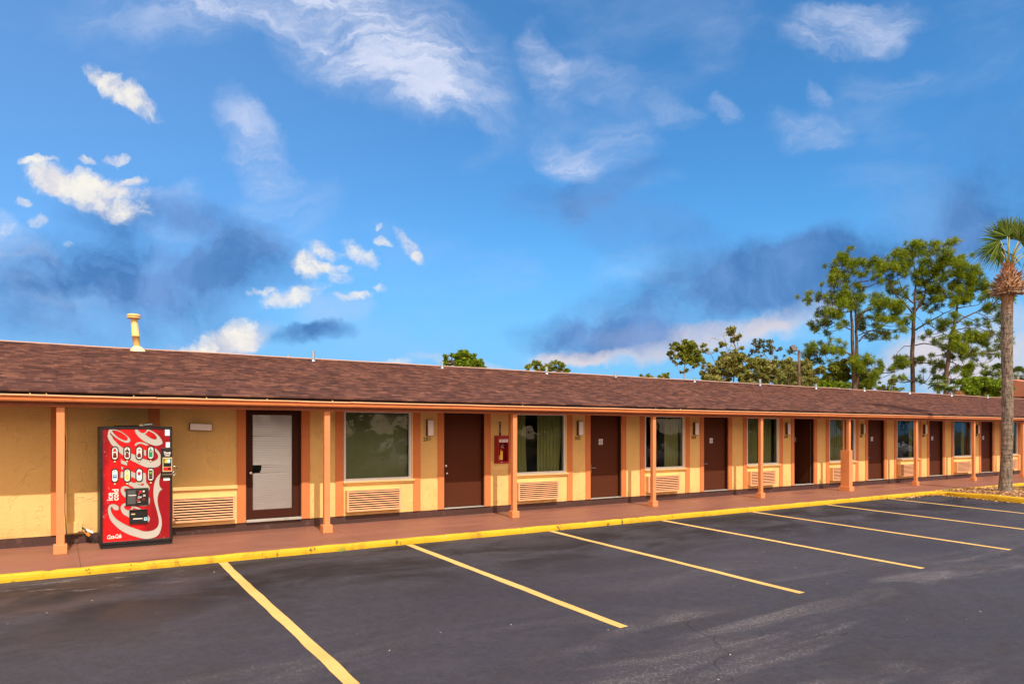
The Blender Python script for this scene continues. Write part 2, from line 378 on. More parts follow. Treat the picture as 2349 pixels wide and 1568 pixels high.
def asphalt():
    t = NT('asphalt'); co = t.co()
    big = t.noise(co, 0.22, 6, 0.6, 0.4)
    c = t.mix(t.mr(big, 0.32, 0.68), (0.034, 0.032, 0.042), (0.051, 0.048, 0.059))
    mid = t.noise(t.co(scale=(1, 1.6, 1)), 1.1, 8, 0.68)
    c = t.mix(t.mr(mid, 0.45, 0.72, 0, 0.7), c, (0.034, 0.031, 0.035))
    X, Y, Zc = t.sep(co)
    gr = t.math('ADD', t.math('MULTIPLY', t.noise(co, 38, 4, 0.75), 0.6), t.math('MULTIPLY', t.noise(co, 9, 5, 0.7), 0.4))
    hv = t.n('ShaderNodeHueSaturation'); t.set(hv, 'Color', c); t.set(hv, 'Value', t.mr(gr, 0.33, 0.67, 0.62, 1.38)); c = hv.outputs[0]
    # oil and damp stains at the head of the stalls
    stn = t.noise(t.co(scale=(0.55, 1.0, 1)), 0.9, 7, 0.6, 0.5)
    head = t.math('MULTIPLY', t.mr(Y, 7.6, 9.4), t.mr(Y, 11.5, 10.9))
    c = t.mix(t.math('MULTIPLY', t.mr(stn, 0.43, 0.58, 0, 0.92), head), c, (0.013, 0.0105, 0.0115))
    # brownish soil left of the first stripe
    soil = t.math('MULTIPLY', t.mr(t.noise(co, 1.3, 6, 0.6), 0.38, 0.56), t.math('MULTIPLY', t.mr(X, 2.3, 0.6), t.mr(Y, 7.5, 9.5)))
    c = t.mix(t.math('MULTIPLY', soil, 0.32), c, (0.10, 0.055, 0.035))
    pale = t.math('MULTIPLY', t.mr(t.noise(t.co(scale=(1.2, 5, 1)), 1.6, 8, 0.7), 0.56, 0.68), t.math('MULTIPLY', t.mr(X, 2.2, 0.6), t.math('MULTIPLY', t.mr(Y, 9.9, 10.5), t.mr(Y, 11.2, 10.9))))
    c = t.mix(t.math('MULTIPLY', pale, 0.75), c, (0.30, 0.27, 0.26))
    # worn aggregate: pale speckles, dense in swept tyre arcs
    sp = t.noise(co, 42, 3, 0.85)
    arcm = t.noise(t.co(scale=(0.22, 1.1, 1), rot=(0, 0, R(24))), 1.05, 6, 0.6, 0.9)
    arcm = t.math('MULTIPLY', t.mr(arcm, 0.50, 0.66), t.mr(Y, 8.5, 5.0, 0.10, 1.0))
    thr = t.mr(arcm, 0, 1, 0.69, 0.50)
    spk = t.math('GREATER_THAN', sp, thr)
    c = t.mix(t.math('MULTIPLY', spk, 0.5), c, (0.22, 0.205, 0.20))
    c = t.mix(t.math('MULTIPLY', arcm, 0.14), c, (0.19, 0.17, 0.165))
    chips = t.vor(co, 2.3); tiny = t.math('LESS_THAN', chips, 0.022)
    c = t.mix(t.math('MULTIPLY', tiny, 0.9), c, (0.55, 0.50, 0.45))
    # hairline cracks
    wv = t.n('ShaderNodeVectorMath', operation='ADD'); t.set(wv, 0, co)
    nz = t.n('ShaderNodeTexNoise'); t.set(nz, 'Vector', co); nz.inputs['Scale'].default_value = 1.7; nz.inputs['Detail'].default_value = 6
    wm = t.n('ShaderNodeVectorMath', operation='SCALE'); t.set(wm, 0, nz.outputs['Color']); wm.inputs['Scale'].default_value = 0.9; t.set(wv, 1, wm.outputs[0])
    cr = t.vor(wv.outputs[0], 0.16, 'DISTANCE_TO_EDGE')
    crk = t.math('MULTIPLY', t.mr(cr, 0.0012, 0.0032, 1, 0), t.mr(t.noise(co, 0.33, 3), 0.46, 0.56))
    c = t.mix(t.math('MULTIPLY', crk, 0.30), c, (0.012, 0.011, 0.012))
    grain = t.noise(co, 150, 3, 0.7)
    h = t.math('ADD', grain, t.math('MULTIPLY', crk, -2.0))
    rough = t.mr(mid, 0.3, 0.7, 0.62, 0.85)
    t.bsdf(c, rough, 0, t.bump(h, 0.7, 0.006), 0.35)
    return t.m
M['asphalt'] = asphalt()
def concrete_paint():
    t = NT('terracotta_walkway'); co = t.co()
    a = t.noise(t.co(scale=(0.5, 1.4, 1)), 1.3, 7, 0.62)
    c = t.mix(t.mr(a, 0.3, 0.7), (0.195, 0.082, 0.057), (0.275, 0.120, 0.085))
    w = t.mr(t.noise(t.co(scale=(0.6, 2.5, 1)), 2.1, 8, 0.7), 0.62, 0.78)
    c = t.mix(t.math('MULTIPLY', w, 0.30), c, (0.48, 0.33, 0.27))
    d = t.mr(t.noise(co, 7, 6, 0.7), 0.60, 0.75)
    c = t.mix(t.math('MULTIPLY', d, 0.4), c, (0.15, 0.06, 0.042))
    sp = t.math('LESS_THAN', t.vor(co, 3.1), 0.03)
    c = t.mix(t.math('MULTIPLY', sp, 0.7), c, (0.10, 0.05, 0.04))
    t.bsdf(c, t.mr(a, 0.3, 0.7, 0.42, 0.62), 0, t.bump(t.noise(co, 45, 5, 0.6), 0.25, 0.004), 0.4)
    return t.m
M['walk'] = concrete_paint()
def kerb_paint():
    t = NT('yellow_kerb_paint'); co = t.co()
    a = t.noise(co, 2.0, 6, 0.6)
    c = t.mix(t.mr(a, 0.3, 0.7), (0.55, 0.34, 0.010), (0.68, 0.43, 0.018))
    rb = t.noise(t.co(scale=(2.2, 2.2, 0.8)), 1.6, 7, 0.7)
    c = t.mix(t.mr(rb, 0.54, 0.68, 0, 0.8), c, (0.42, 0.20, 0.02))
    chip = t.mr(t.noise(t.co(scale=(1, 1, 0.6)), 4.2, 8, 0.75), 0.60, 0.64)
    c = t.mix(chip, c, (0.10, 0.07, 0.03))
    pale = t.mr(t.noise(co, 1.1, 8, 0.75), 0.66, 0.70)
    c = t.mix(t.math('MULTIPLY', pale, 0.8), c, (0.62, 0.52, 0.42))
    t.bsdf(c, 0.6, 0, t.bump(t.math('ADD', t.noise(co, 14, 6, 0.65), t.math('MULTIPLY', chip, -0.8)), 0.8, 0.012), 0.35)
    return t.m
M['kerb'] = kerb_paint()
def stripe_paint():
    t = NT('yellow_stripe_paint'); co = t.co()
    c = t.mix(t.mr(t.noise(co, 2, 5), 0.3, 0.7), (0.62, 0.38, 0.115), (0.74, 0.47, 0.16))
    w = t.math('GREATER_THAN', t.noise(co, 60, 3, 0.75), 0.70)
    c = t.mix(t.math('MULTIPLY', w, 0.6), c, (0.30, 0.2, 0.08))
    t.bsdf(c, 0.7, 0, t.bump(t.noise(co, 120, 3, 0.7), 0.5, 0.004), 0.3)
    return t.m
M['stripe'] = stripe_paint()
def shingle():
    t = NT('shingle_roof'); co = t.co()
    X, Y, Zc = t.sep(co)
    row = t.math('FLOOR', t.math('DIVIDE', t.math('SUBTRACT', Y, 12.47), 0.190))
    def tabs(w, k):
        off = t.math('MULTIPLY', t.math('FRACT', t.math('MULTIPLY', t.math('SINE', t.math('MULTIPLY', row, 12.9898 + k)), 43758.5)), 5.0)
        cx = t.math('FLOOR', t.math('DIVIDE', t.math('ADD', X, off), w))
        v = t.n('ShaderNodeCombineXYZ'); t.set(v, 0, cx); t.set(v, 1, row); v.inputs[2].default_value = k
        wn_ = t.n('ShaderNodeTexWhiteNoise', noise_dimensions='3D'); t.set(wn_, 'Vector', v.outputs[0]); return wn_.outputs[0]
    r1 = tabs(0.24, 1.0); r2 = tabs(0.12, 5.0)
    r = t.math('ADD', t.math('MULTIPLY', r1, 0.6), t.math('MULTIPLY', r2, 0.4))
    cr = t.n('ShaderNodeValToRGB'); t.set(cr, 0, r); e = cr.color_ramp
    e.elements[0].position = 0.0; e.elements[0].color = (0.045, 0.024, 0.021, 1)
    e.elements[1].position = 1.0; e.elements[1].color = (0.30, 0.135, 0.090, 1)
    for p, c in ((0.28, (0.080, 0.036, 0.030, 1)), (0.5, (0.130, 0.056, 0.043, 1)), (0.72, (0.185, 0.085, 0.062, 1))):
        x = e.elements.new(p); x.color = c
    big = t.noise(co, 0.35, 5, 0.6)
    fr = t.math('FRACT', t.math('DIVIDE', t.math('SUBTRACT', Y, 12.47), 0.190))
    band = t.math('MULTIPLY', t.mr(fr, 0.66, 0.76), t.mr(tabs(0.5, 9.0), 0.1, 0.6, 0.25, 0.9))   # dark granule band of each course
    c = t.mix(t.mr(big, 0.3, 0.7, 0.1, 0.3), cr.outputs[0], (0.125, 0.060, 0.048))
    c = t.mix(band, c, (0.022, 0.011, 0.011))
    c = t.mix(t.mr(t.noise(t.co(scale=(1, 0.25, 1)), 0.9, 5), 0.55, 0.75, 0, 0.22), c, (0.06, 0.030, 0.028))
    g = t.noise(co, 120, 3, 0.8)
    c = t.mix(t.mr(g, 0.35, 0.7, 0, 0.3), c, (0.04, 0.02, 0.018))
    t.bsdf(c, 0.9, 0, t.bump(t.math('ADD', g, t.math('MULTIPLY', r1, 1.2)), 0.6, 0.006), 0.15)
    return t.m
M['shingle'] = shingle()
def glass(name, tint=(0.80, 0.86, 0.84), wob=0.02, seed=0.0):
    t = NT(name)
    co = t.co(scale=(1, 1, 1)); 
    v = t.n('ShaderNodeVectorMath', operation='ADD'); t.set(v, 0, co); v.inputs[1].default_value = (seed, 0, seed)
    nrm = t.bump(t.noise(v.outputs[0], 1.5, 2, 0.45), 0.35, wob)
    fr = t.n('ShaderNodeFresnel'); fr.inputs['IOR'].default_value = 1.38; t.set(fr, 'Normal', nrm)
    tr = t.n('ShaderNodeBsdfTransparent'); tr.inputs[0].default_value = (*tint, 1)
    gl = t.n('ShaderNodeBsdfGlossy'); gl.inputs['Roughness'].default_value = 0.004; t.set(gl, 'Normal', nrm)
    gl.inputs[0].default_value = (0.95, 1, 1, 1)
    mx = t.n('ShaderNodeMixShader'); t.set(mx, 0, fr.outputs[0]); t.set(mx, 1, tr.outputs[0]); t.set(mx, 2, gl.outputs[0])
    t.t.links.new(mx.outputs[0], t.o.inputs[0]); return t.m
M['glass'] = glass('window_glass')
M['glass_thin'] = glass('door_glass', (0.99, 0.99, 1.0), 0.01, 4.0)
def cloth(name, c, c2, tr=0.25):
    t = NT(name); co = t.co()
    cc = t.mix(t.noise(co, 2.5, 4), c, c2)
    wv = t.noise(t.co(scale=(1, 1, 1)), 260, 2)
    d = t.n('ShaderNodeBsdfDiffuse'); t.set(d, 0, cc); t.set(d, 'Normal', t.bump(wv, 0.2, 0.002))
    s = t.n('ShaderNodeBsdfTranslucent'); t.set(s, 0, cc)
    mx = t.n('ShaderNodeMixShader'); mx.inputs[0].default_value = tr; t.set(mx, 1, d.outputs[0]); t.set(mx, 2, s.outputs[0])
    t.t.links.new(mx.outputs[0], t.o.inputs[0]); return t.m
M['curtain'] = cloth('olive_curtain', (0.33, 0.33, 0.12), (0.44, 0.43, 0.19))
M['drape'] = cloth('flat_green_drape', (0.25, 0.27, 0.15), (0.34, 0.36, 0.21))
M['blind'] = cloth('white_blind', (0.88, 0.91, 0.97), (0.90, 0.93, 0.98), 0.1)

# ================================================================== ground, lot, walkway
def gz(y):                       # the lot falls away from the kerb
    if y >= 11.25: return -0.112
    if y <= -5: return -0.112 - 0.0272 * 16.25
    return -0.112 - 0.0272 * (11.25 - y)
def strip_sheet(name, m, x0, x1, ys, dz, nx=1, kind='structure'):
    b = MB()
    vs = []; fs = []
    for y in ys:
        for i in range(nx + 1): vs.append((x0 + (x1 - x0) * i / nx, y, gz(y) + dz))
    for j in range(len(ys) - 1):
        for i in range(nx):
            a = j * (nx + 1) + i; fs.append((a, a + 1, a + nx + 2, a + nx + 1))
    b.add(vs, fs); return b.build(name, m, kind=kind)
t = NT('dry_grass_ground'); co = t.co()
c = t.mix(t.noise(co, 0.8, 8, 0.7), (0.07, 0.085, 0.03), (0.16, 0.13, 0.06)); t.bsdf(c, 0.95, 0, t.bump(t.noise(co, 12, 6), 0.6, 0.05), 0.1)
M['grassy'] = t.m
strip_sheet('ground', M['grassy'], -900, 900, [-900, -5, 11.25, 14, 900], -0.012)
strip_sheet('parking_lot', M['asphalt'], -70, 130, [-26, -5, 0, 3, 5, 7, 9, 11.27], 0.0, 1)
# stall stripes
XS = [-0.95 + 3.047 * i for i in range(8)] + [27.62, 30.67, 33.72, 36.77, 39.8]
for i, x in enumerate(XS):
    b = MB(); n = 40; vs = []; rnd = random.Random(i)
    y0, y1 = 5.67 + rnd.uniform(-.04, .04), 11.19
    for j in range(n + 1):
        y = y0 + (y1 - y0) * j / n; w = 0.062
        a = noise.noise((x * 3, y * 2.3, 1)) * 0.012 + noise.noise((x, y * 11, 5)) * 0.004; e = noise.noise((x * 3, y * 2.3, 7)) * 0.012 + noise.noise((x, y * 11, 9)) * 0.004
        s = noise.noise((x * 5, y * 0.35, 2)) * 0.03
        vs += [(x - w + a + s, y, gz(y) + 0.004), (x + w + e + s, y, gz(y) + 0.004)]
    b.add(vs, [(2*j, 2*j+1, 2*j+3, 2*j+2) for j in range(n)])
    b.build('stall_stripe', M['stripe'], kind='structure')
# walkway slab in bays with fine joints
for k in range(-4, 15):
    x0 = 0.30 + 4.1 * k; x1 = x0 + 4.094
    MB().prism_x([(11.30, -0.3), (13.72, -0.3), (13.72, 0.0), (12.5, 0.0), (11.30, -0.012)], x0, x1, 8, 0.004).build('walkway', M['walk'], kind='structure')
MB().box(-17, 62, 11.4, 13.7, -0.32, -0.012).build('walkway_base', M['plinth'], kind='structure')
# kerb
def kerb(name, pts, w=0.068, seg=0.09):
    b = MB(); pl = []
    for (a, c) in zip(pts, pts[1:]):
        a = Vector(a); c = Vector(c); n = max(2, int((c - a).length / seg))
        pl += [a.lerp(c, i / n) for i in range(n)]
    pl.append(Vector(pts[-1])); vs = []
    for i, p in enumerate(pl):
        d = (pl[min(i+1, len(pl)-1)] - pl[max(i-1, 0)]).normalized(); nrm = Vector((d.y, -d.x, 0))
        q = noise.noise(p * 1.3) ; q2 = noise.noise(p * 4.1 + Vector((9, 0, 0))); q3 = noise.noise(p * 2.3 + Vector((0, 5, 0))); chip = max(0, noise.noise(p * 6.3 + Vector((3, 1, 0))) - .35) * .05
        f = p + nrm * (0.012 * q + 0.008 * q2)
        top = p.z + 0.007 * q3 + 0.004 * q2 - chip; f = f - nrm * chip
        g = gz(p.y) - 0.05
        r = 0.022
        for (o, z) in ((0.004, g), (0.006, top - 0.06), (0, top - r), (-r * 0.35, top - r * 0.35), (-r, top), (-w, top + 0.002), (-w, g)):
            vs.append((f.x + nrm.x * o, f.y + nrm.y * o, z))
    m = 7; fs = []
    for i in range(len(pl) - 1):
        for j in range(m): a = i*m+j; e = i*m+(j+1) % m; fs.append((a, a + m, e + m, e))
    fs.append(tuple(range(m))); fs.append(tuple((len(pl)-1)*m + j for j in range(m-1, -1, -1)))
    b.add(vs, fs); return b.build(name, M['kerb'], kind='structure')
kerb('kerb', [(-17, 11.235, -0.010), (22.55, 11.235, -0.010), (22.86, 11.12, -0.008), (22.98, 10.85, -0.006), (22.93, 9.6, -0.0), (22.86, 5.6, -0.11), (23.05, 5.34, -0.12), (23.4, 5.25, -0.12), (26.6, 5.25, -0.12), (26.95, 5.34, -0.12), (27.12, 5.6, -0.11), (27.17, 9.6, -0.02), (27.15, 10.9, -0.03), (27.05, 11.15, -0.03)])
kerb('kerb', [(23.15, 11.235, -0.010), (62, 11.235, -0.010)], 0.068)
# planting island of bark and dead leaves
b = MB(); nx, ny = 46, 60; vs = []
for j in range(ny + 1):
    for i in range(nx + 1):
        u, v = i / nx, j / ny; x = 22.95 + u * 4.1; y = 5.33 + v * 5.85
        z = -0.035 + 0.02 * noise.noise((x * 1.2, y * 1.2, 0)) - 0.08 * max(0, (u - 0.45)) * v - 0.08 * (1 - v) + 0.05 * math.exp(-((x - 24.9) ** 2 + (y - 10) ** 2) / 0.5) + 0.025 * noise.noise((x * 5, y * 5, 2)) + 0.012 * noise.noise((x * 16, y * 16, 2))
        vs.append((x, y, z))
b.add(vs, [(j*(nx+1)+i, j*(nx+1)+i+1, (j+1)*(nx+1)+i+1, (j+1)*(nx+1)+i) for j in range(ny) for i in range(nx)])
t = NT('leaf_mulch'); co = t.co()
v = t.vor(co, 22, 'F1', 1); sx = t.sep(v)[0]
cr = t.n('ShaderNodeValToRGB'); t.set(cr, 0, sx); e = cr.color_ramp
e.elements[0].color = (0.10, 0.045, 0.02, 1); e.elements[1].color = (0.62, 0.42, 0.24, 1)
for p_, c_ in ((0.3, (0.26, 0.12, 0.05, 1)), (0.6, (0.40, 0.22, 0.10, 1))): x = e.elements.new(p_); x.color = c_
t.bsdf(cr.outputs[0], 0.9, 0, t.bump(t.vor(co, 22), 1.0, 0.03), 0.15)
M['mulch'] = t.m
b.build('planting_bed', M['mulch'], kind='structure', smooth=True)
b = MB(); rnd = random.Random(5)
for _ in range(5200):
    x = rnd.uniform(23.05, 27.0); y = rnd.uniform(5.8, 11.2)
    if rnd.random() < 0.05: x = rnd.uniform(20.5, 22.8); y = 11.13 - rnd.random() ** 2 * 0.2
    if rnd.random() < 0.03: x = rnd.uniform(22.6, 22.85); y = rnd.uniform(8.0, 11)
    z = -0.01 - 0.06 * max(0, (x - 24.8) / 4) - 0.075 * (11.15 - y) / 5.5 + rnd.uniform(0, .03)
    if x < 22.9: z = gz(y) + 0.012
    a = rnd.uniform(0, 6.28); s = rnd.uniform(.02, .055); h = rnd.uniform(-.02, .03)
    dx, dy = math.cos(a) * s, math.sin(a) * s
    b.add([(x-dx, y-dy, z), (x+dy*.5, y-dx*.5, z+h), (x+dx, y+dy, z+h*.4), (x-dy*.5, y+dx*.5, z+.01)], [(0, 1, 2), (0, 2, 3)])
t = NT('dead_leaves'); g = t.n('ShaderNodeNewGeometry'); cr = t.n('ShaderNodeValToRGB'); t.set(cr, 0, g.outputs['Random Per Island']); e = cr.color_ramp
e.elements[0].color = (0.12, 0.05, 0.02, 1); e.elements[1].color = (0.70, 0.50, 0.30, 1); x = e.elements.new(0.5); x.color = (0.40, 0.21, 0.09, 1)
t.bsdf(cr.outputs[0], 0.85, 0, None, 0.15); M['leafdead'] = t.m
b.build('leaf_litter', M['leafdead'], kind='stuff')
b = MB(); rnd = random.Random(8)
for (cx, cy, n, rr) in ((23.15, 11.0, 60, .12), (23.75, 11.12, 90, .22), (24.3, 11.15, 40, .2), (3.96, 11.17, 14, .04), (25.9, 10.6, 30, .2)):
    for _ in range(n):
        x = cx + rnd.gauss(0, rr); y = cy + rnd.gauss(0, rr * .35); z = (-0.03 if x > 22.9 else gz(y)); a = rnd.uniform(0, 6.28); h = rnd.uniform(.03, .11); l = rnd.uniform(.01, .05)
        b.add([(x - .006, y, z), (x + .006, y, z), (x + math.cos(a) * l, y + math.sin(a) * l, z + h)], [(0, 1, 2)])
t = NT('weeds'); t.bsdf(t.mix(t.noise(t.co(), 9), (0.10, 0.19, 0.03), (0.28, 0.32, 0.08)), 0.8); M['weeds'] = t.m
b.build('grass_tufts', M['weeds'], kind='stuff')

b = MB(); rnd = random.Random(21)
for _ in range(170):
    x = rnd.uniform(-6, 34); y = 11.15 - abs(rnd.gauss(0, 3.4)) if rnd.random() < .7 else rnd.uniform(0.5, 11.1)
    if y < .5: continue
    z = gz(y); s = rnd.uniform(.003, .008) * (1 if rnd.random() < .9 else 1.6); a = rnd.uniform(0, 6.28)
    ps = [(x + s * math.cos(a + q * 1.5708) * rnd.uniform(.6, 1.2), y + s * math.sin(a + q * 1.5708) * rnd.uniform(.6, 1.2), z + .001) for q in range(4)]
    b.add(ps + [(x, y, z + s * .7)], [(0, 1, 4), (1, 2, 4), (2, 3, 4), (3, 0, 4)])
t = NT('stone_chips'); g = t.n('ShaderNodeNewGeometry'); t.bsdf(t.mix(g.outputs['Random Per Island'], (0.30, 0.24, 0.18), (0.66, 0.62, 0.56)), .85); M['chips'] = t.m
b.build('stone_chips', M['chips'], kind='stuff')

# ================================================================== the motel
S = 4.094; YW = 13.65; NR = 9          # rooms 0..NR-1 have doors and windows
B = thing('motel_building', 'long single storey yellow motel with brown shingle roof and porch posts', 'motel', (0, YW, 0))
BO = (0, YW, 0)
def part(mb, name, m, **k): return mb.build(name, M[m], B, origin=BO, **k)
# openings in the front wall: (x0,x1,z0,z1)
op = [(2.97, 4.0, 0.157, 2.27)]
for k in range(NR):
    o = S * k; op.append((4.845 + o, 6.315 + o, 0.842, 2.262)); op.append((7.10 + o, 8.12 + o, 0.157, 2.27))
op.sort(); w = MB(); xc = -16.0
for (a, c, z0, z1) in op:
    w.box(xc, a, YW, YW + .15, 0.157, 2.55)
    if z0 > 0.2: w.box(a, c, YW, YW + .15, 0.157, z0)
    w.box(a, c, YW, YW + .15, z1, 2.55); xc = c
w.box(xc, 60, YW, YW + .15, 0.157, 2.55)
w.box(-16, 60, 25.1, 25.25, -.1, 2.5); w.box(-16, -15.85, YW + .15, 25.1, -.1, 2.9); w.box(59.85, 60, YW + .15, 25.1, -.1, 2.9)
part(w, 'wall', 'wall')
MB_ = MB().box(-16, 60, YW + .15, 25.1, -.05, 0.15); part(MB_, 'floor_slab', 'inside')
MB_ = MB().box(-15.8, 59.8, 17.6, 17.7, .15, 2.6); part(MB_, 'inner_partition', 'inside')
part(MB().prism_x([(YW + .006, -0.02), (YW + .14, -0.02), (YW + .14, .156), (YW + .006, .156)], -16, 60, 150, 0.006), 'plinth', 'plinth')
# trim boards
def board(x0, x1, proud=.02): return MB().box(x0, x1, YW - proud, YW - .0005, .159, 2.30)
for (x0, x1) in ((-0.06, .06), (1.36, 1.53), (2.81, 2.968), (4.002, 4.16)):
    part(board(x0, x1), 'trim_board', 'trim', bevel=.003)
tb = []
for (x0, x1) in ((4.675, 4.838), (6.365, 6.53), (6.945, 7.095), (8.125, 8.28)):
    tb.append(part(board(x0, x1), 'trim_board', 'trim', bevel=.003))
for k in range(1, NR + 1):
    for i, o in enumerate(tb):
        if k == NR and i > 0: continue
        copy_tree(o, B, S * k)
# wall panel with a ledge left of the first door (old window filled in)
part(MB().box(1.532, 2.806, YW - .035, YW - .0005, .159, .80), 'infill_panel', 'yellow_trim', bevel=.003)
part(MB().box(1.532, 2.808, YW - .075, YW - .0005, .803, .865), 'ledge', 'yellow_trim', bevel=.004)
part(MB().box(2.10, 2.24, YW - .004, YW - .0005, 1.98, 2.05), 'patch_cover', 'wall')

# windows ---------------------------------------------------------
def curtain_mb(x0, x1, z0, z1, y, amp, wl, seed, skew=0.0, bunch=0.0):
    b = MB(); nx = max(8, int((x1 - x0) / .012)); nz = 12; vs = []
    for j in range(nz + 1):
        v = j / nz; z = z0 + (z1 - z0) * v
        for i in range(nx + 1):
            u = i / nx; x = x0 + (x1 - x0) * u + skew * (1 - v) * u
            ph = x / wl * 6.283 + 2.2 * noise.noise((x * 3, seed, 0)) * 2
            yy = y + amp * (math.sin(ph) * (.75 + .35 * noise.noise((x * 4, z, seed)))) + .4 * amp * noise.noise((x * 9, z * 1.2, seed))
            vs.append((x, yy, z))
    b.add(vs, [(j*(nx+1)+i, j*(nx+1)+i+1, (j+1)*(nx+1)+i+1, (j+1)*(nx+1)+i) for j in range(nz) for i in range(nx)])
    return b
def window(k, curtains, label=None):
    o = S * k; x0, x1, z0, z1 = 4.845 + o, 6.315 + o, .842, 2.262
    f = MB(); y0, y1 = YW - .012, YW + .06; wd = .043
    f.box(x0, x0 + wd, y0, y1, z0, z1); f.box(x1 - wd, x1, y0, y1, z0, z1)
    f.box(x0 + wd + .0005, x1 - wd - .0005, y0 + .002, y1, z0, z0 + .055); f.box(x0 + wd + .0005, x1 - wd - .0005, y0 + .002, y1, z1 - .03, z1)
    fr = part(f, 'window', 'white_metal', bevel=.004)
    if label: fr['label'] = label
    g = MB().quad((x0 + wd, YW + .025, z0 + .055), (x1 - wd, YW + .025, z0 + .055), (x1 - wd, YW + .025, z1 - .03), (x0 + wd, YW + .025, z1 - .03))
    g.build('pane', M['glass'], fr, origin=BO)
    s = MB().box(x0 - .02, x1 + .068, YW - .062, YW - .013, z0 - .026, z0 - .002); s.box(x0 - .01, x1 + .05, YW - .035, YW - .0005, z0 - .062, z0 - .0265)
    s.build('sill', M['yellow_trim'], fr, origin=BO, bevel=.004)
    c = MB().box(x1 + .002, x1 + .044, YW - .016, YW - .0005, z0 + .0, z1 + .04)
    c.build('casing', M['yellow_trim'], fr, origin=BO)
    for i, (a, e, m, amp, wl, skew) in enumerate(curtains):
        cm = curtain_mb(x0 + .04 + a * 1.39, x0 + .04 + e * 1.39, z0 - .05, z1 + .05, YW + (.10 if m == 'drape' else .16), amp, wl, k * 3.1 + i, skew)
        cm.build('curtain', M[m], fr, origin=BO, smooth=True)
window(0, [(0, 1, 'drape', .010, .55, 0)], 'white framed window fully covered by a flat green drape')
window(1, [(-.02, .26, 'curtain', .03, .085, .05), (.50, 1.02, 'curtain', .03, .10, -.06)], 'white framed window with olive curtains parted in the middle')
window(2, [(.60, 1.0, 'curtain', .03, .11, 0)], 'white framed window with one olive curtain on its right half')
window(3, [(0, .48, 'curtain', .03, .09, 0), (.52, .93, 'curtain', .03, .10, 0)])
window(4, [(0, .74, 'curtain', .03, .12, 0), (.8, .9, 'curtain', .02, .07, 0)])
window(5, [(.80, .93, 'curtain', .02, .09, 0)])
window(6, [(.0, .22, 'curtain', .025, .08, .1), (.66, .84, 'curtain', .03, .08, 0)])
window(7, [(.55, .85, 'curtain', .03, .1, 0)]); window(8, [(0, 1, 'curtain', .03, .1, 0)])

# doors -----------------------------------------------------------
def sign_mb():      # square plate; the ring and bar are separate
    return MB().box(-.062, .062, -.004, 0, -.072, .072)
def ring(r0, r1, y, n=24, a0=0, a1=360):
    b = MB(); vs = []
    for i in range(n + 1):
        t_ = R(a0 + (a1 - a0) * i / n); vs += [(r0 * math.cos(t_), y, r0 * math.sin(t_)), (r1 * math.cos(t_), y, r1 * math.sin(t_))]
    b.add(vs, [(2*i, 2*i+1, 2*i+3, 2*i+2) for i in range(n)]); return b
def add_sign(parent, x, y, z):
    s = sign_mb().build('no_smoking_sign', M['white'], parent, loc=(x, y, z))
    e = ring(.036, .047, -.0055)
    e.add([(-.03, -.0058, .024), (-.024, -.0058, .030), (.03, -.0058, -.024), (.024, -.0058, -.030)], [(0, 1, 2, 3)])
    e.add([(-.028, -.0053, -.006), (.02, -.0053, -.006), (.02, -.0053, .005), (-.028, -.0053, .005)], [(0, 1, 2, 3)])
    e.add([(-.045, -.0053, -.066), (.045, -.0053, -.066), (.045, -.0053, -.056), (-.045, -.0053, -.056)], [(0, 1, 2, 3)])
    e.v = [(a + x, b_ + y, c_ + z) for (a, b_, c_) in e.v]
    e.build('print', M['blue'], parent)
def door(k, sign=True, lever=True, open_=False, label=None):
    o = S * k; x0, x1 = 7.10 + o, 8.12 + o
    # frame
    f = MB(); f.box(x0, x0 + .03, YW + .004, YW + .145, .16, 2.265); f.box(x1 - .03, x1, YW + .004, YW + .145, .16, 2.265); f.box(x0 + .0305, x1 - .0305, YW + .004, YW + .145, 2.235, 2.265)
    f.box(x0 + .03, x0 + .042, YW + .135, YW + .146, .16, 2.234) ; f.box(x1 - .042, x1 - .03, YW + .135, YW + .146, .16, 2.234)
    fr = part(f, 'door_frame', 'door_dark')
    th = MB().box(x0 - .0, x1 + .0, YW - .02, YW + .14, .158, .178)
    th.build('threshold', M['sill_worn'], fr, origin=BO, bevel=.004)
    # leaf: local origin at its hinge line (right jamb)
    hx = x1 - .032
    lf = MB().box(-(x1 - x0) + .066, 0, 0, .045, .19, 2.23).build('door', M['door'], B, bevel=.003, loc=(hx, .088, 0))
    if open_: lf.rotation_euler = (0, 0, R(-87))
    if label: lf['label'] = label
    L = -(x1 - x0) + .066
    h = MB()
    if lever:
        h.box(L + .028, L + .068, -.008, -.0005, .80, 1.02)
        h.tube([(L + .05, -.008, .935), (L + .05, -.05, .935)], .011, 8); h.tube([(L + .045, -.052, .935), (L + .165, -.050, .935)], .010, 8)
    else:
        h.lathe([(.030, 0), (.030, .006), (.012, .008), (.012, .03), (.027, .04), (.030, .055), (.022, .068)], 14)
        h.v = [(a + L + .06, -c_, b_ + .93) for (a, b_, c_) in h.v]
        g = MB().lathe([(.028, 0), (.026, .012), (.010, .018)], 14); g.v = [(a + L + .06, -c_, b_ + 1.09) for (a, b_, c_) in g.v]; g.build('deadbolt', M['steel'], lf)
    h.build('handle', M['steel'], lf, smooth=not lever, bevel=.002 if lever else 0)
    if sign: add_sign(lf, L + .375, -.0005, 1.585)
    if open_:
        e = MB().box(-.001, .0035, .0, .044, .20, 2.2); e.build('worn_edge', M['sill_worn'], lf)
door(0, sign=False, lever=False, label='brown door with round knob and deadbolt, no sign')
for k in (1, 2): door(k)
door(3, open_=True, label='brown door swung open into the dark room')
for k in range(4, NR): door(k)

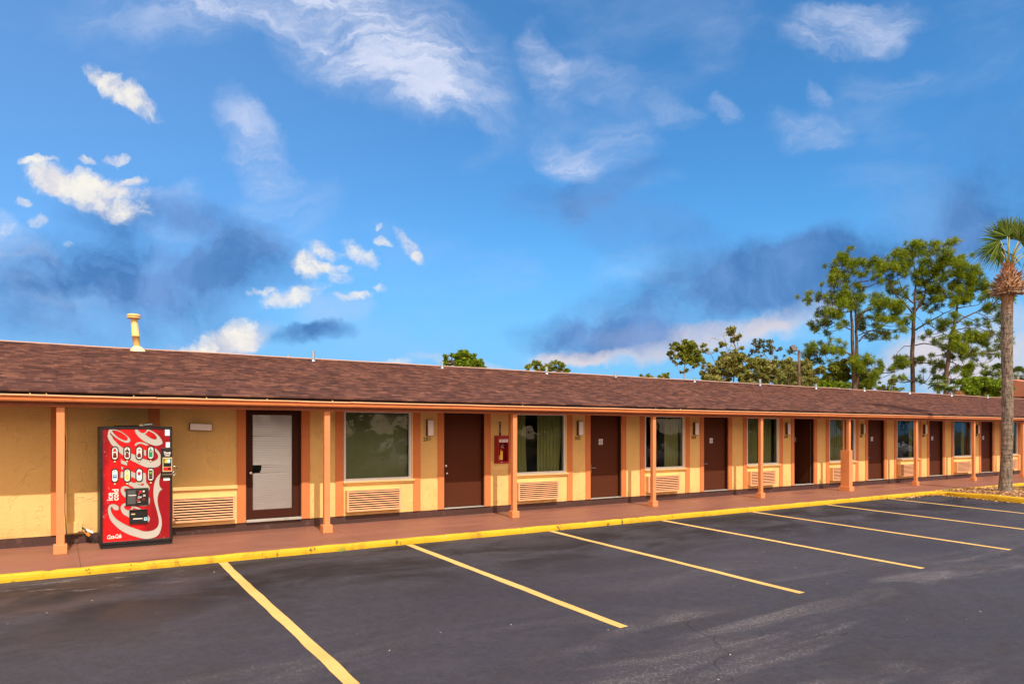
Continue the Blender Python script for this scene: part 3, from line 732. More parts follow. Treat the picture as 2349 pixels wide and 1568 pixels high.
# glazed office door with a bent white blind ------------------------
f = MB(); f.box(2.972, 3.005, YW + .004, YW + .14, .16, 2.265); f.box(3.965, 3.998, YW + .004, YW + .14, .16, 2.265); f.box(3.0055, 3.9645, YW + .004, YW + .14, 2.235, 2.265)
fr = part(f, 'door_frame', 'door_dark')
MB().box(2.972, 3.998, YW - .045, YW + .13, .158, .205).build('threshold', M['sill_worn'], fr, origin=BO, bevel=.006)
L = MB(); y0, y1 = YW + .03, YW + .075; gx0, gx1, gz0, gz1 = 3.10, 3.835, .375, 2.16
L.box(3.007, gx0, y0, y1, .215, 2.232); L.box(gx1, 3.963, y0, y1, .215, 2.232); L.box(gx0 + .0005, gx1 - .0005, y0 + .002, y1, .215, gz0); L.box(gx0 + .0005, gx1 - .0005, y0 + .002, y1, gz1, 2.232)
ld = part(L, 'glazed_door', 'door_dark', bevel=.004); ld['label'] = 'brown glazed door backed by a damaged white blind'
MB().quad((gx0, y0 + .015, gz0), (gx1, y0 + .015, gz0), (gx1, y0 + .015, gz1), (gx0, y0 + .015, gz1)).build('pane', M['glass_thin'], ld, origin=BO)
h = MB().lathe([(.032, 0), (.032, .006), (.014, .010), (.014, .03), (.030, .042), (.032, .056), (.022, .07)], 16)
h.v = [(a + 3.055, y0 - c_, b_ + 1.075) for (a, b_, c_) in h.v]; h.build('handle', M['steel'], ld, origin=BO, smooth=True)
bl = MB(); rnd = random.Random(3); z = gz0 + .006; i = 0
while z < gz1:
    sag = .004 * noise.noise((z * 3, 0, 0)); xl = gx0 + .006
    if 1.055 < z < 1.19: xl = gx0 + .15 + .02 * noise.noise((z * 20, 1, 1)) + (z - 1.055) * .08      # snapped slats
    bend = .012 * math.exp(-((z - 1.20) / .03) ** 2) - .010 * math.exp(-((z - 1.045) / .02) ** 2) - .008 * math.exp(-((z - 1.72) / .02) ** 2)
    n = 10; vs = []
    for j in range(n + 1):
        u = j / n; x = xl + (gx1 - .006 - xl) * u; zz = z + sag + bend * (1 - u) + .002 * noise.noise((x * 5, z * 9, 2))
        vs += [(x, y0 + .018, zz), (x, y0 + .028, zz + .0308)]
    bl.add(vs, [(2*j, 2*j+2, 2*j+3, 2*j+1) for j in range(n)]); z += .033; i += 1
bl.build('blind', M['blind'], ld, origin=BO)

# beam, soffit, fascia, gutter --------------------------------------
part(MB().prism_x([(12.60, 2.222), (12.70, 2.222), (12.70, 2.40), (12.60, 2.40)], -16, 60, 120, .006), 'beam', 'beam')
part(MB().box(-16, 60, 12.701, YW - .001, 2.305, 2.32), 'soffit', 'soffit')
part(MB().prism_x([(12.56, 2.29), (12.598, 2.29), (12.598, 2.430), (12.56, 2.430)], -16, 60, 120, .004), 'fascia', 'fascia')
# k-style gutter in lengths, with slight sags
gprof = [(12.558, 2.288), (12.486, 2.288), (12.468, 2.302), (12.462, 2.326), (12.474, 2.333), (12.490, 2.345), (12.476, 2.362), (12.464, 2.368), (12.470, 2.370), (12.482, 2.346), (12.498, 2.300), (12.556, 2.300)]
joins = [-16, -4.2, 1.35, 4.55, 7.9, 12.45, 16.6, 20.6, 26.4, 31, 37, 45, 60]
for i, (a, c_) in enumerate(zip(joins, joins[1:])):
    g = MB(); n = max(6, int((c_ - a) / .35)); m = len(gprof); vs = []
    for j in range(n + 1):
        x = a + .004 + (c_ - a - .008) * j / n
        dzz = .006 * noise.noise((x * .8, 4, i)) + .005 * noise.noise((x * 2.6, 1, i)); dyy = .006 * noise.noise((x * 1.6, 8, 2)) 
        for q, (y, z) in enumerate(gprof):
            lip = 1 if 6 <= q <= 8 else .4
            dent = -.014 * math.exp(-((x - 1.15) / .12) ** 2) - .012 * math.exp(-((x - 4.0) / .15) ** 2) - .012 * math.exp(-((x - 12.55) / .1) ** 2)
            vs.append((x, y + dyy * lip, z + dzz * lip + dent * (lip if lip == 1 else 0)))
    g.add(vs, [(j*m+q, j*m+(q+1) % m, (j+1)*m+(q+1) % m, (j+1)*m+q) for j in range(n) for q in range(m)])
    go = part(g, 'gutter', 'gutter')
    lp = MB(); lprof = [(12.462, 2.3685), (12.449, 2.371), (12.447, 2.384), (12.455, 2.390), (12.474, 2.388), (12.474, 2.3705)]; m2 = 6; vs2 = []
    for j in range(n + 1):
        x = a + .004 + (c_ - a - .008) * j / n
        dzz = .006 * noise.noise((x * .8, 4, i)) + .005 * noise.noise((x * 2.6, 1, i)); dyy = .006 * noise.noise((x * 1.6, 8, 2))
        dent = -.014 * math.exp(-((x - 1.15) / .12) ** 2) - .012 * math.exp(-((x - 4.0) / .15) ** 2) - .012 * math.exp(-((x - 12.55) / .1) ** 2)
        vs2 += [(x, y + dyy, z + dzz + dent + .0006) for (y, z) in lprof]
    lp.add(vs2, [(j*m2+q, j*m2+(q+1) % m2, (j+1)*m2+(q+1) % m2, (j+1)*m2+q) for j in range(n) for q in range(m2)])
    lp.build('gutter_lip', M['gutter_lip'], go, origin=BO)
    if i < len(joins) - 2 and c_ < 34:
        sl = MB(); 
        for (d0, d1) in ((-.05, .05),):
            sl.add([(c_ + d, y - .004, z - .002) for d in (d0, d1) for (y, z) in gprof[:7]], [(q, q + 1, q + 8, q + 7) for q in range(6)])
        sl.build('joint_sleeve', M['gutter'], go, origin=BO)
# hooks of an old light string on the gutter lip
for x in (-.32, -.12, 1.02, 2.08, 3.05, 4.2, 8.35, 12.25, 13.1):
    part(MB().box(x, x + .022, 12.448, 12.460, 2.392, 2.400).box(x + .006, x + .014, 12.450, 12.457, 2.400, 2.414), 'gutter_clip', 'yellow_trim')

# posts --------------------------------------------------------------
def post(k, x):
    b = MB(); vs = []; n = 10; h0, h1, w, d = 0.0, 2.221, .106, .09; rnd = random.Random(k)
    for j in range(n + 1):
        z = h0 + (h1 - h0) * j / n; sx = .004 * noise.noise((k * 7.7, z * .8, 0)); 
        for (a, c_) in ((0, 0), (w, 0), (w, d), (0, d)): vs.append((x + a + sx, 12.602 + c_, z))
    b.add(vs, [(j*4+q, j*4+(q+1) % 4, (j+1)*4+(q+1) % 4, (j+1)*4+q) for j in range(n) for q in range(4)] + [(3, 2, 1, 0), (n*4, n*4+1, n*4+2, n*4+3)])
    p = part(b, 'post', 'post', bevel=.003)
    if k != 5:
        MB().box(x - .036, x + w + .036, 12.602 - .036, 12.602 + d + .036, .001, .145).build('post_base', M['post'], p, origin=BO, bevel=.006)
        MB().box(x - .06, x + w + .06, 12.57, 12.71, 2.2225, 2.228).build('cap_plate', M['gutter'], p, origin=BO)
    else:
        p['label'] = 'post boxed in by a thick casing on its lower half beside a downspout'
        MB().box(x - .035, x + w + .035, 12.57, 12.86, .13, 1.262).build('casing', M['post'], p, origin=BO, bevel=.004)
        MB().box(x - .072, x + w + .072, 12.535, 12.895, .001, .135).build('post_base', M['post'], p, origin=BO, bevel=.006)
        MB().tube([(x + .04, 12.80, 1.2), (x + .04, 12.80, 2.3)], .032, 10).build('downspout', M['gutter'], p, origin=BO)
for k in range(-3, 14): post(k, .012 + 4.1 * k + (.13 if k == 5 else 0))

# roof ---------------------------------------------------------------
RY0, RZ0, RY1, RZ1 = 12.47, 2.446, 19.4, 3.83
sl = (RZ1 - RZ0) / (RY1 - RY0)
b = MB(); nr = 37; nx = 260; vs = []; fs = []; dyr = .190
for r in range(nr):
    ya, yb = RY0 + r * dyr, RY0 + (r + 1) * dyr
    for q, (y, up) in enumerate(((ya, -.004), (ya, .017), (yb, .002))):
        for i in range(nx + 1):
            x = -16.4 + 76.8 * i / nx
            wv = .022 * noise.noise((x * .25, y * .4, 0)) + .006 * noise.noise((x * 1.7, y * 1.5, 3)) * min(1, (y - RY0) / .8)
            yy = y + .008 * noise.noise((x * 1.1, r * 1.9, 7)) if (r > 0 or q == 2) else y
            vs.append((x, yy, RZ0 + (y - RY0) * sl + up + wv * min(1, (y - RY0) / .5)))
    base = r * 3 * (nx + 1)
    for q in range(2):
        for i in range(nx):
            a = base + q * (nx + 1) + i; fs.append((a, a + 1, a + nx + 2, a + nx + 1))
b.add(vs, fs)
b.box(-16.4, 60.4, RY0, RY0 + .17, RZ0 - .012, RZ0 - .001)
n0 = len(b.v); b.add([(-16.4, RY1, RZ1), (60.4, RY1, RZ1), (60.4, 26.4, RZ0), (-16.4, 26.4, RZ0)], [(0, 1, 2, 3)])
b.add([(-16.4, RY0, RZ0), (-16.4, RY1, RZ1 - .05), (-16.4, 26.4, RZ0)], [(0, 1, 2)]); b.add([(60.4, RY0, RZ0), (60.4, RY1, RZ1 - .05), (60.4, 26.4, RZ0)], [(0, 1, 2)])
roof = part(b, 'roof', 'shingle')
MB().prism_x([(RY1 - .20, RZ1 - .022), (RY1 - .02, RZ1 + .030), (RY1 + .05, RZ1 + .030), (RY1 + .22, RZ1 - .03)], -16.4, 60.4, 130, .014).build('ridge_cap', M['shingle'], roof, origin=BO)
MB().prism_x([(RY1 + .0, RZ1 + .031), (RY1 + .03, RZ1 + .031), (RY1 + .03, RZ1 + .052), (RY1 + .0, RZ1 + .052)], -16.4, 60.4, 130, .014).build('ridge_flashing', M['ridge'], roof, origin=BO)
# small galvanised vents just below the ridge
for i, (x, h) in enumerate(((5.93, .19), (9.88, .12), (13.80, .16), (16.85, .09), (20.9, .10), (24.85, .19), (28.75, .12), (32.6, .10), (36.7, .10), (41.0, .10), (45.2, .1))):
    y = 19.12; z = RZ0 + (y - RY0) * sl
    pr = [(.075, -.03), (.06, .005), (.042, .03), (.042, h + .05), (.050, h + .05), (.050, h + .075), (.036, h + .08)]
    MB().lathe(pr, 12, (x, y, z)).build('vent_pipe', M['galv'], roof, origin=BO, smooth=False)
for i, (x, y, h) in enumerate(((5.55, 20.2, .32), (9.45, 20.2, .24), (31.0, 20.3, .24), (23.8, 20.3, .28))):
    MB().lathe([(.05, -.2), (.05, h), (.04, h + .01)], 12, (x, y, RZ1 - .16)).build('vent_pipe', M['galv'], roof, origin=BO)
# cream flue with its cap, leaning slightly
fx, fy = 1.66, 19.15; fz = RZ0 + (fy - RY0) * sl
b = MB(); vs = []
for (dz_, r) in ((.10, .075), (.35, .080), (.352, .088), (.372, .088), (.374, .078), (.78, .074)):
    for q in range(18):
        t_ = q / 18 * 6.2832; vs.append((fx + r * math.cos(t_) - dz_ * .09, fy + r * math.sin(t_), fz + dz_))
b.add(vs, [(j*18+q, j*18+(q+1) % 18, (j+1)*18+(q+1) % 18, (j+1)*18+q) for j in range(5) for q in range(18)])
fl = b.build('flue_pipe', M['flue'], roof, origin=BO, smooth=True)
MB().lathe([(.09, 0), (.145, .012), (.150, .03), (.142, .045), (.120, .048), (.120, .055), (.148, .06), (.150, .085), (.13, .11), (.07, .122), (.01, .125)], 20, (fx - .075, fy, fz + .77)).build('flue_cap', M['flue'], roof, origin=BO)
b = MB(); vs = [(fx - .01, fy, fz + .13)]
for q in range(14):
    t_ = q / 14 * 6.2832; r = .17 + .03 * noise.noise((q * 1.3, 2, 0)); vs.append((fx + .01 + r * math.cos(t_), fy + r * .9 * math.sin(t_), fz + r * .9 * math.sin(t_) * sl + .012))
for q in range(14):
    t_ = q / 14 * 6.2832; vs.append((fx + .09 * math.cos(t_), fy + .09 * math.sin(t_), fz + .11))
b.add(vs, [(1 + q, 1 + (q + 1) % 14, 15 + (q + 1) % 14, 15 + q) for q in range(14)] + [(15 + q, 15 + (q + 1) % 14, 0) for q in range(14)])
b.build('flue_collar', M['mortar'], roof, origin=BO)

# ================================================================== things on and along the wall
def local(vs, ox, oy, oz): return [(v[0]-ox, v[1]-oy, v[2]-oz) for v in vs]
# air conditioner covers
def ac_unit(x0, x1, label, group='slatted air conditioner covers under the windows'):
    o = thing('air_conditioner', label, 'air conditioner', (x0, YW, 0), 0, group)
    W = x1 - x0; z0, z1, p = .245, .668, .125
    c = MB(); c.box(0, .018, -p + .01, -.001, z0, z1); c.box(W - .018, W, -p + .01, -.001, z0, z1)
    c.box(.0185, W - .0185, -p + .01, -.001, z0, z0 + .015); c.box(.0185, W - .0185, -p + .01, -.001, z1 - .015, z1)
    c.build('casing', M['yellow_trim'], o, bevel=.002)
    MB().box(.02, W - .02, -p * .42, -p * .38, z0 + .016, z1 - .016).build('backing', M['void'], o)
    f = MB(); f.box(-.006, .034, -p, -p + .0095, z0 - .004, z1 + .004); f.box(W - .034, W + .006, -p, -p + .0095, z0 - .004, z1 + .004)
    f.box(.0345, W - .0345, -p + .001, -p + .0095, z0 - .004, z0 + .034); f.box(.0345, W - .0345, -p + .001, -p + .0095, z1 - .014, z1 + .004)
    n = 8; zs0, zs1 = z0 + .040, z1 - .016; pt = (zs1 - zs0) / n
    for i in range(n):
        z = zs0 + pt * i + pt * .30
        f.add([(.03, -p - .004, z), (W - .03, -p - .004, z), (W - .03, -p + .002, z + pt * .42), (.03, -p + .002, z + pt * .42),
               (.03, -p + .022, z + pt * .0), (W - .03, -p + .022, z + pt * .0), (W - .03, -p + .028, z + pt * .40), (.03, -p + .028, z + pt * .40)],
              [(0, 1, 2, 3), (4, 7, 6, 5), (0, 4, 5, 1), (3, 2, 6, 7), (0, 3, 7, 4), (1, 5, 6, 2)])
    f.build('grille', M['peach'], o)
    return o
ac_unit(1.70, 2.755, 'slatted air conditioner cover between the soda machine and the glazed door')
a0 = ac_unit(4.875, 6.035, 'slatted air conditioner cover below the flat green drape window beside door 201')
acl = ['slatted air conditioner cover below the parted curtains between red cabinet and door 202',
       'slatted air conditioner cover partly behind the post left of door 203',
       'slatted air conditioner cover partly behind the post left of the open door 204',
       'slatted air conditioner cover behind the thick boxed post left of door 205',
       'slatted air conditioner cover behind the post left of door 206',
       'slatted air conditioner cover left of the post before the palm trunk',
       'slatted air conditioner cover seen just right of the palm trunk', 'slatted air conditioner cover farthest along the wall']
for k in range(1, NR):
    c = copy_tree(a0, None, S * k); c['label'] = acl[k - 1]
# wall lamps
def lamp(name, x, z, w, h, label, rz=0, group='milky wall lamps with bronze frames', yaw=0):
    o = thing(name, label, 'wall lamp', (x, YW, z), yaw, group)
    o.rotation_euler = (0, rz, yaw)
    d = .085
    MB().box(-w/2, w/2, -d, -.001, -h/2, h/2).build('frame', M['lamp_frame'], o, bevel=.003)
    MB().box(-w/2 + .008, w/2 - .008, -d - .012, -d - .0005, -h/2 + .008, h/2 - .008).build('rim', M['lens'], o, bevel=.003)
    MB().box(-w/2 + .026, w/2 - .026, -d - .020, -d - .0125, -h/2 + .022, h/2 - .022).build('lens', M['lens'], o, bevel=.004)
    return o
lamp('wall_lamp', 2.185, 1.927, .375, .13, 'long flat wall lamp mounted sideways beside the soda machine', R(1.5))
l0 = lamp('wall_lamp', 6.735, 1.925, .145, .35, 'upright milky wall lamp above room number 201')
for k in range(1, NR):
    c = copy_tree(l0, None, S * k)
    c['label'] = ('', 'upright milky wall lamp between the parted curtains window and the second brown door',
        'upright milky wall lamp right of the window whose curtain hangs only on the right', 'upright milky wall lamp just left of the doorway standing open',
        'upright milky wall lamp turned askew, showing its dark side, right of the boxed post', 'upright milky wall lamp just right of the post that follows the boxed one',
        'upright milky wall lamp behind the last post before the palm trunk', 'upright wall lamp beyond the palm trunk, between its window and door',
        'farthest upright wall lamp, at the end of the row of doors')[k]
    if k == 4: c.rotation_euler = (0, R(-1), R(14)); 
# room numbers
for k in range(0, 7):
    vs, fs = text_geo('20%d' % (k + 1), .115, 0.0, .0016, .003, spacing=1.12)
    b = MB(); b.v = [(v[0], -v[2] - .004, v[1]) for v in vs]; b.f = [tuple(f) for f in fs]
    o = b.build('room_number', M['number'])
    o.location = (6.695 + S * k, YW, 1.645)
    if k == 0: o.rotation_euler = (0, R(-2), 0)
    tag(o, 'black room number 20%d ' % (k + 1) + ('left of the brown door without a sign, largest in view', 'right of the parted curtains window', 'right of the window with its curtain on the right',
        'beside the doorway standing open', 'below the askew lamp right of the boxed post', 'right of the post that follows the boxed one', 'smallest in view, behind the last post before the palm')[k], 'room number', 'black room numbers')
# fire extinguisher cabinet
M['red_metal'] = paint('red_cabinet_paint', (0.30, 0.008, 0.010), 0.35, 0.08, ((0.12, 0.02, 0.01), 0.3))
M['red_dark'] = paint('dark_cabinet_inside', (0.035, 0.006, 0.008), 0.6, 0.1)
cab = thing('extinguisher_cabinet', 'red fire extinguisher cabinet on the wall between door 201 and the next post', 'fire cabinet', (8.38, YW, 1.12))
b = MB(); W, Hh, d = .30, .635, .15
b.box(0, .012, -d, -.001, 0, Hh); b.box(W - .012, W, -d, -.001, 0, Hh); b.box(.0125, W - .0125, -d, -.001, 0, .012); b.box(.0125, W - .0125, -d, -.001, Hh - .012, Hh)
b.box(.0125, W - .0125, -.012, -.002, .0125, Hh - .0125); b.build('cabinet_box', M['red_metal'], cab, bevel=.002)
b = MB(); y0, y1 = -d - .010, -d - .0005
b.box(0, .030, y0, y1, 0, Hh); b.box(W - .030, W, y0, y1, 0, Hh); b.box(.0305, W - .0305, y0, y1, 0, .055); b.box(.0305, W - .0305, y0, y1, Hh - .165, Hh)
b.build('cabinet_door', M['red_metal'], cab, bevel=.002)
MB().quad((.03, -d - .004, .055), (W - .03, -d - .004, .055), (W - .03, -d - .004, Hh - .165), (.03, -d - .004, Hh - .165)).build('pane', M['glass_thin'], cab)
MB().box(.035, W - .03, y0 - .002, y0 - .0003, Hh - .150, Hh - .085).build('label_strip', M['white'], cab)
vs, fs = text_geo('IN CASE OF FIRE\nBREAK GLASS', .026, 0, .0006, 0, line=.9)
b = MB(); b.v = [(v[0] + W / 2, y0 - .0026, v[1] + Hh - .113) for v in vs]; b.f = fs; b.build('lettering', M['red_metal'], cab)
MB().lathe([(.020, 0), (.020, .006), (.012, .010)], 12).build('lock', M['white'], cab).location = (.095, y0 - .0, .028)
cab.children[-1].rotation_euler = (R(90), 0, 0)
ex = thing('fire_extinguisher', 'red fire extinguisher with yellow label inside the red cabinet', 'fire extinguisher', (8.38 + .125, YW - .075, 1.135))
MB().lathe([(.045, 0), (.052, .015), (.052, .29), (.045, .325), (.022, .345), (.02, .36)], 20).build('cylinder', M['red_metal'], ex, smooth=True)
b = MB(); vs = []
for i in range(9):
    a = R(-130 + 80 * i / 8); vs += [(.0535 * math.cos(a), .0535 * math.sin(a), .07), (.0535 * math.cos(a), .0535 * math.sin(a), .27)]
b.add(vs, [(2*i, 2*i+2, 2*i+3, 2*i+1) for i in range(8)])
M['label_yellow'] = paint('yellow_label', (0.80, 0.55, 0.02), 0.5, 0.05); b.build('label', M['label_yellow'], ex)
b = MB(); vs = []
for i in range(5):
    a = R(-172 + 40 * i / 4); vs += [(.0532 * math.cos(a), .0532 * math.sin(a), .065), (.0532 * math.cos(a), .0532 * math.sin(a), .17)]
b.add(vs, [(2*i, 2*i+2, 2*i+3, 2*i+1) for i in range(4)]); b.build('paper_tag', M['white'], ex)
b = MB().tube([(0, 0, .36), (0, 0, .40)], .014, 10); b.tube([(-.01, -.01, .385), (.04, -.03, .40), (.095, -.035, .418)], [.008, .007, .006], 8); b.tube([(-.01, -.01, .375), (.05, -.03, .345), (.11, -.035, .305)], [.008, .007, .006], 8)
b.build('lever', M['steel'], ex, smooth=True)
st = thing('fire_arrow_strip', 'narrow dark red upright strip above the red extinguisher cabinet', 'sign strip', (8.535, YW, 1.757))
MB().box(-.024, .024, -.006, -.001, 0, .315).build('plate', M['red_dark'], st)
vs, fs = text_geo('FIRE', .058, 0, .0008, 0); b = MB()
for q, ch in enumerate(('F', 'I', 'R', 'E')):
    vs, fs = text_geo(ch, .045, 0, .0008, 0); b.add([(v[0], -.0068, v[1] + .245 - q * .058) for v in vs], fs)
b.build('lettering', M['lens'], st)

# electrical box and its loose connector beside the machine
eb = thing('electrical_box', 'yellow painted electrical box low on the wall behind the leftmost post', 'electrical box', (.13, YW, .17))
MB().box(0, .185, -.085, -.001, .015, .195).build('box_body', M['yellow_trim'], eb, bevel=.004)
MB().box(.1855, .238, -.075, -.001, .035, .165).build('side_box', M['yellow_trim'], eb, bevel=.004)
MB().tube([(.03, -.03, .195), (.028, -.025, .6), (.02, -.02, 1.1), (.03, -.018, 1.9), (.0, -.012, 2.12)], .008, 6).build('conduit', M['yellow_trim'], eb)
M['orange'] = paint('orange_plastic', (0.75, 0.25, 0.02), 0.5, 0.05)
pc = thing('power_cord', 'black power cord with orange connector and white tag beside the soda machine', 'power cord', (.40, YW - .09, 0))
MB().tube([(-.03, .03, .26), (.01, .0, .24), (.03, -.01, .19), (.06, -.02, .12), (.10, -.03, .045), (.15, -.04, .02), (.20, -.02, .02), (.24, .0, .03)], .012, 8).build('cable', M['black'], pc, smooth=True)
MB().tube([(.03, -.01, .175), (.075, -.02, .125)], [.026, .022], 10).build('connector', M['orange'], pc)
MB().tube([(.08, -.03, .115), (.15, -.06, .022)], [.020, .017], 10).build('plug', M['black'], pc)
MB().add([(.02, -.03, .225), (.035, -.035, .255), (.13, -.05, .20), (.12, -.05, .165)], [(0, 3, 2, 1)]).build('paper_tag', M['white'], pc)
wr = MB().tube([(.08, 12.705, 2.2), (.102 + .03, 12.70, 1.7), (.10 + .025, 12.70, 1.2), (.125, 12.70, .6), (.15, 12.72, .2), (.2, 13.2, .03), (.30, 13.5, .2)], .006, 6)
wo_ = wr.build('cable', M['black'], origin=(.1, 12.7, 0)); tag(wo_, 'thin black cable hanging down the back of the leftmost post', 'cable')
wr = MB().tube([(.55, 12.75, 2.24), (.9, 12.9, 2.20), (1.2, 13.2, 2.21), (1.34, 13.55, 2.28)], .005, 6)

# ================================================================== the soda machine
t = NT('red_printed_front'); co = t.co()
X, Y, Zc = t.sep(co)
nz = t.noise(co, 1.6, 3, 0.5)
xx = t.math('ADD', X, t.math('MULTIPLY', t.math('SUBTRACT', nz, 0.5), 0.25)); xx = t.math('ADD', xx, t.math('MULTIPLY', t.math('SUBTRACT', 1.0, Zc), 0.09))
f = t.math('MULTIPLY', t.mr(xx, -0.46, -0.33), t.mr(xx, 0.26, -0.02))
c = t.mix(f, (0.26, 0.004, 0.010), (0.74, 0.008, 0.010))
edge = t.math('MAXIMUM', t.mr(X, -0.36, -0.46), t.math('MAXIMUM', t.mr(Zc, 0.22, 0.10), t.math('MULTIPLY', t.mr(X, 0.38, 0.47), t.mr(Zc, 0.55, 0.15))))
sc_ = t.mr(t.noise(co, 13, 7, 0.7, 0.6), 0.60, 0.68)
c = t.mix(t.math('MULTIPLY', t.math('MULTIPLY', sc_, edge), 0.75), c, (0.72, 0.42, 0.36))
t.bsdf(c, 0.22, 0, t.bump(t.noise(co, 3.5, 3), 0.25, 0.01), 0.5)
M['red_front'] = t.m
M['silver_ink'] = paint('silver_script_ink', (0.43, 0.42, 0.385), 0.32, 0.06, ((0.40, 0.30, 0.26), 0.3))
M['dark_red_ink'] = paint('dark_red_outline_ink', (0.16, 0.003, 0.006), 0.4, 0.05)
M['red_ink'] = paint('bright_red_ink', (0.72, 0.008, 0.010), 0.25, 0.05)
M['white_ink'] = paint('white_ink', (0.78, 0.76, 0.72), 0.35, 0.03)
M['machine_side'] = paint('machine_side_steel', (0.028, 0.016, 0.012), 0.45, 0.15, ((0.20, 0.12, 0.09), 0.35))
M['screen'] = paint('display_glass', (0.085, 0.09, 0.09), 0.12, 0.1)
M['btn'] = paint('cream_button', (0.80, 0.62, 0.32), 0.35, 0.03)
VX, VY = 0.59 + .515, 13.19
vm = thing('vending_machine', 'red soda vending machine with large silver script, standing against the yellow wall', 'vending machine', (VX, VY, 0))
vm.rotation_euler = (0, 0, 0)
YF = -.40              # front plane, local
def z2(x, y):          # photo-traced panel point -> panel metres
    s = 685 - 30 * (x - 215) / 790
    return (-.515 + (x - 215) / 790 * 1.03, 1.85 - (y - 210) / s)
OZ = {'z': (250, 1300, .2934), 'p': (310, 1500, .1531), 'q': (330, 1380, .11477), 'g': (290, 1290, .14049)}
def tr(zm, pts):
    a, b_, s = OZ[zm]; return [z2((a + x * s - 250) / .2934, (b_ + y * s - 1300) / .2934) for (x, y) in pts]
def smooth_poly(pts, sub=4, corners=()):
    n = len(pts); out = []
    for i in range(n):
        p0, p1, p2, p3 = (Vector(pts[(i + k) % n]) for k in (-1, 0, 1, 2))
        if i in corners: p0 = p1
        if (i + 1) % n in corners: p3 = p2
        for j in range(sub):
            t_ = j / sub; t2, t3 = t_ * t_, t_ ** 3
            out.append(tuple(0.5 * ((2 * p1) + (-p0 + p2) * t_ + (2*p0 - 5*p1 + 4*p2 - p3) * t2 + (-p0 + 3*p1 - 3*p2 + p3) * t3)))
    return out
def grow(pts, d):
    n = len(pts); ar = sum(pts[i][0] * pts[(i+1) % n][1] - pts[(i+1) % n][0] * pts[i][1] for i in range(n)); sg = 1 if ar > 0 else -1
    out = []
    for i in range(n):
        a = Vector(pts[i - 1]); c_ = Vector(pts[(i + 1) % n]); t_ = (c_ - a)
        if t_.length < 1e-9: out.append(pts[i]); continue
        t_.normalize(); out.append((pts[i][0] + t_.y * d * sg, pts[i][1] - t_.x * d * sg))
    return out
# cabinet
b = MB(); b.box(-.515, .515, -.38, .40, .062, 1.928); b.build('cabinet', M['machine_side'], vm, bevel=.006)
MB().box(-.505, .510, -.395, .38, .0, .058).build('kick_plate', M['black'], vm, bevel=.004)
b = MB(); x0, x1, z0, z1 = -.515, .515, .06, 1.93; fw = .036
b.box(x0, x0 + fw, -.415, -.3805, z0, z1); b.box(x1 - fw, x1, -.415, -.3805, z0, z1); b.box(x0 + fw + .0003, x1 - fw - .0003, -.414, -.3805, z0, z0 + .045); b.box(x0 + fw + .0003, x1 - fw - .0003, -.414, -.3805, z1 - .044, z1)
b.build('door_frame', M['black'], vm, bevel=.006)
MB().box(x0 + fw - .002, x1 - fw + .002, YF, -.381, z0 + .04, z1 - .04).build('front_panel', M['red_front'], vm)
# silver script (big, running up the door)
polys = [
 ('p', [(400,690),(385,640),(330,605),(260,597),(205,625),(180,690),(190,800),(230,920),(330,1040),(450,1140),(600,1220),(760,1275),(930,1315),(1080,1305),(1200,1260),(1265,1180),(1300,1060),(1305,960),(1285,840),(1250,730),(1222,610),(1213,500),(1230,400),(1262,335),(1318,290),(1268,245),(1250,180),(1255,90),(1275,0),(1288,-45),(1230,10),(1170,100),(1135,220),(1125,350),(1130,460),(1155,590),(1195,720),(1230,860),(1243,960),(1225,1050),(1160,1120),(1060,1155),(920,1160),(780,1115),(620,1060),(480,990),(360,910),(280,820),(240,730),(235,670),(262,645),(285,690),(330,718),(380,718)], (24, 29)),
 ('p', [(560,578),(490,588),(445,635),(440,710),(490,800),(600,865),(700,920),(900,975),(1005,968),(1045,930),(1045,880),(1005,825),(960,790),(870,705),(760,650),(690,620),(620,600)], ()),
 ('p', [(645,275),(570,230),(500,228),(450,260),(438,320),(470,400),(560,480),(700,560),(800,625),(880,642),(960,640),(1025,610),(1050,530),(1030,455),(960,400),(800,330),(700,290)], ()),
 ('q', [(420,960),(470,950),(725,945),(780,975),(1060,985),(1112,1040),(1118,1240),(1165,1300),(1222,1400),(1190,1480),(1140,1430),(850,1425),(740,1370),(620,1300),(650,1220),(790,1260),(860,1200),(720,1100),(430,1120),(410,1040)], (9,)),
 ('q', [(425,805),(485,830),(440,915)], (0, 1, 2)),
 ('q', [(428,580),(460,640),(580,690),(580,780),(500,750),(420,710)], (0, 3)),
 ('q', [(60,-60),(70,30),(115,120),(160,200),(300,330),(390,430),(450,480),(600,580),(720,650),(850,710),(1000,785),(1150,835),(1370,832),(1480,795),(1535,740),(1535,490),(1480,400),(1378,310),(1376,380),(1445,470),(1462,545),(1430,610),(1330,660),(1250,655),(1060,600),(900,520),(720,455),(600,370),(450,280),(340,195),(280,125),(215,60),(150,-60)], (14, 15)),
 ('q', [(1055,350),(1115,360),(1115,515),(1060,500)], (0, 1, 2, 3)),
 ('g', [(368,466),(440,474),(400,525),(388,580),(420,650),(450,700),(380,720),(335,620),(345,520)], (0, 1)),
 ('g', [(370,466),(480,464),(620,510),(740,590),(830,680),(822,745),(760,765),(660,740),(540,670),(450,600),(400,540)], (0,)),
 ('g', [(940,466),(955,540),(1040,645),(1150,730),(1280,790),(1400,828),(1500,825),(1575,785),(1580,745),(1535,660),(1470,590),(1380,525),(1280,475),(1250,466),(1215,466),(1200,505),(1150,545),(1090,542),(1040,510),(1005,466)], (0, 19, 14)),
 ('g', [(940,832),(950,790),(1000,758),(1080,752),(1180,775),(1260,815),(1200,825),(1100,790),(1030,790),(990,810),(960,835)], (5,)),
]
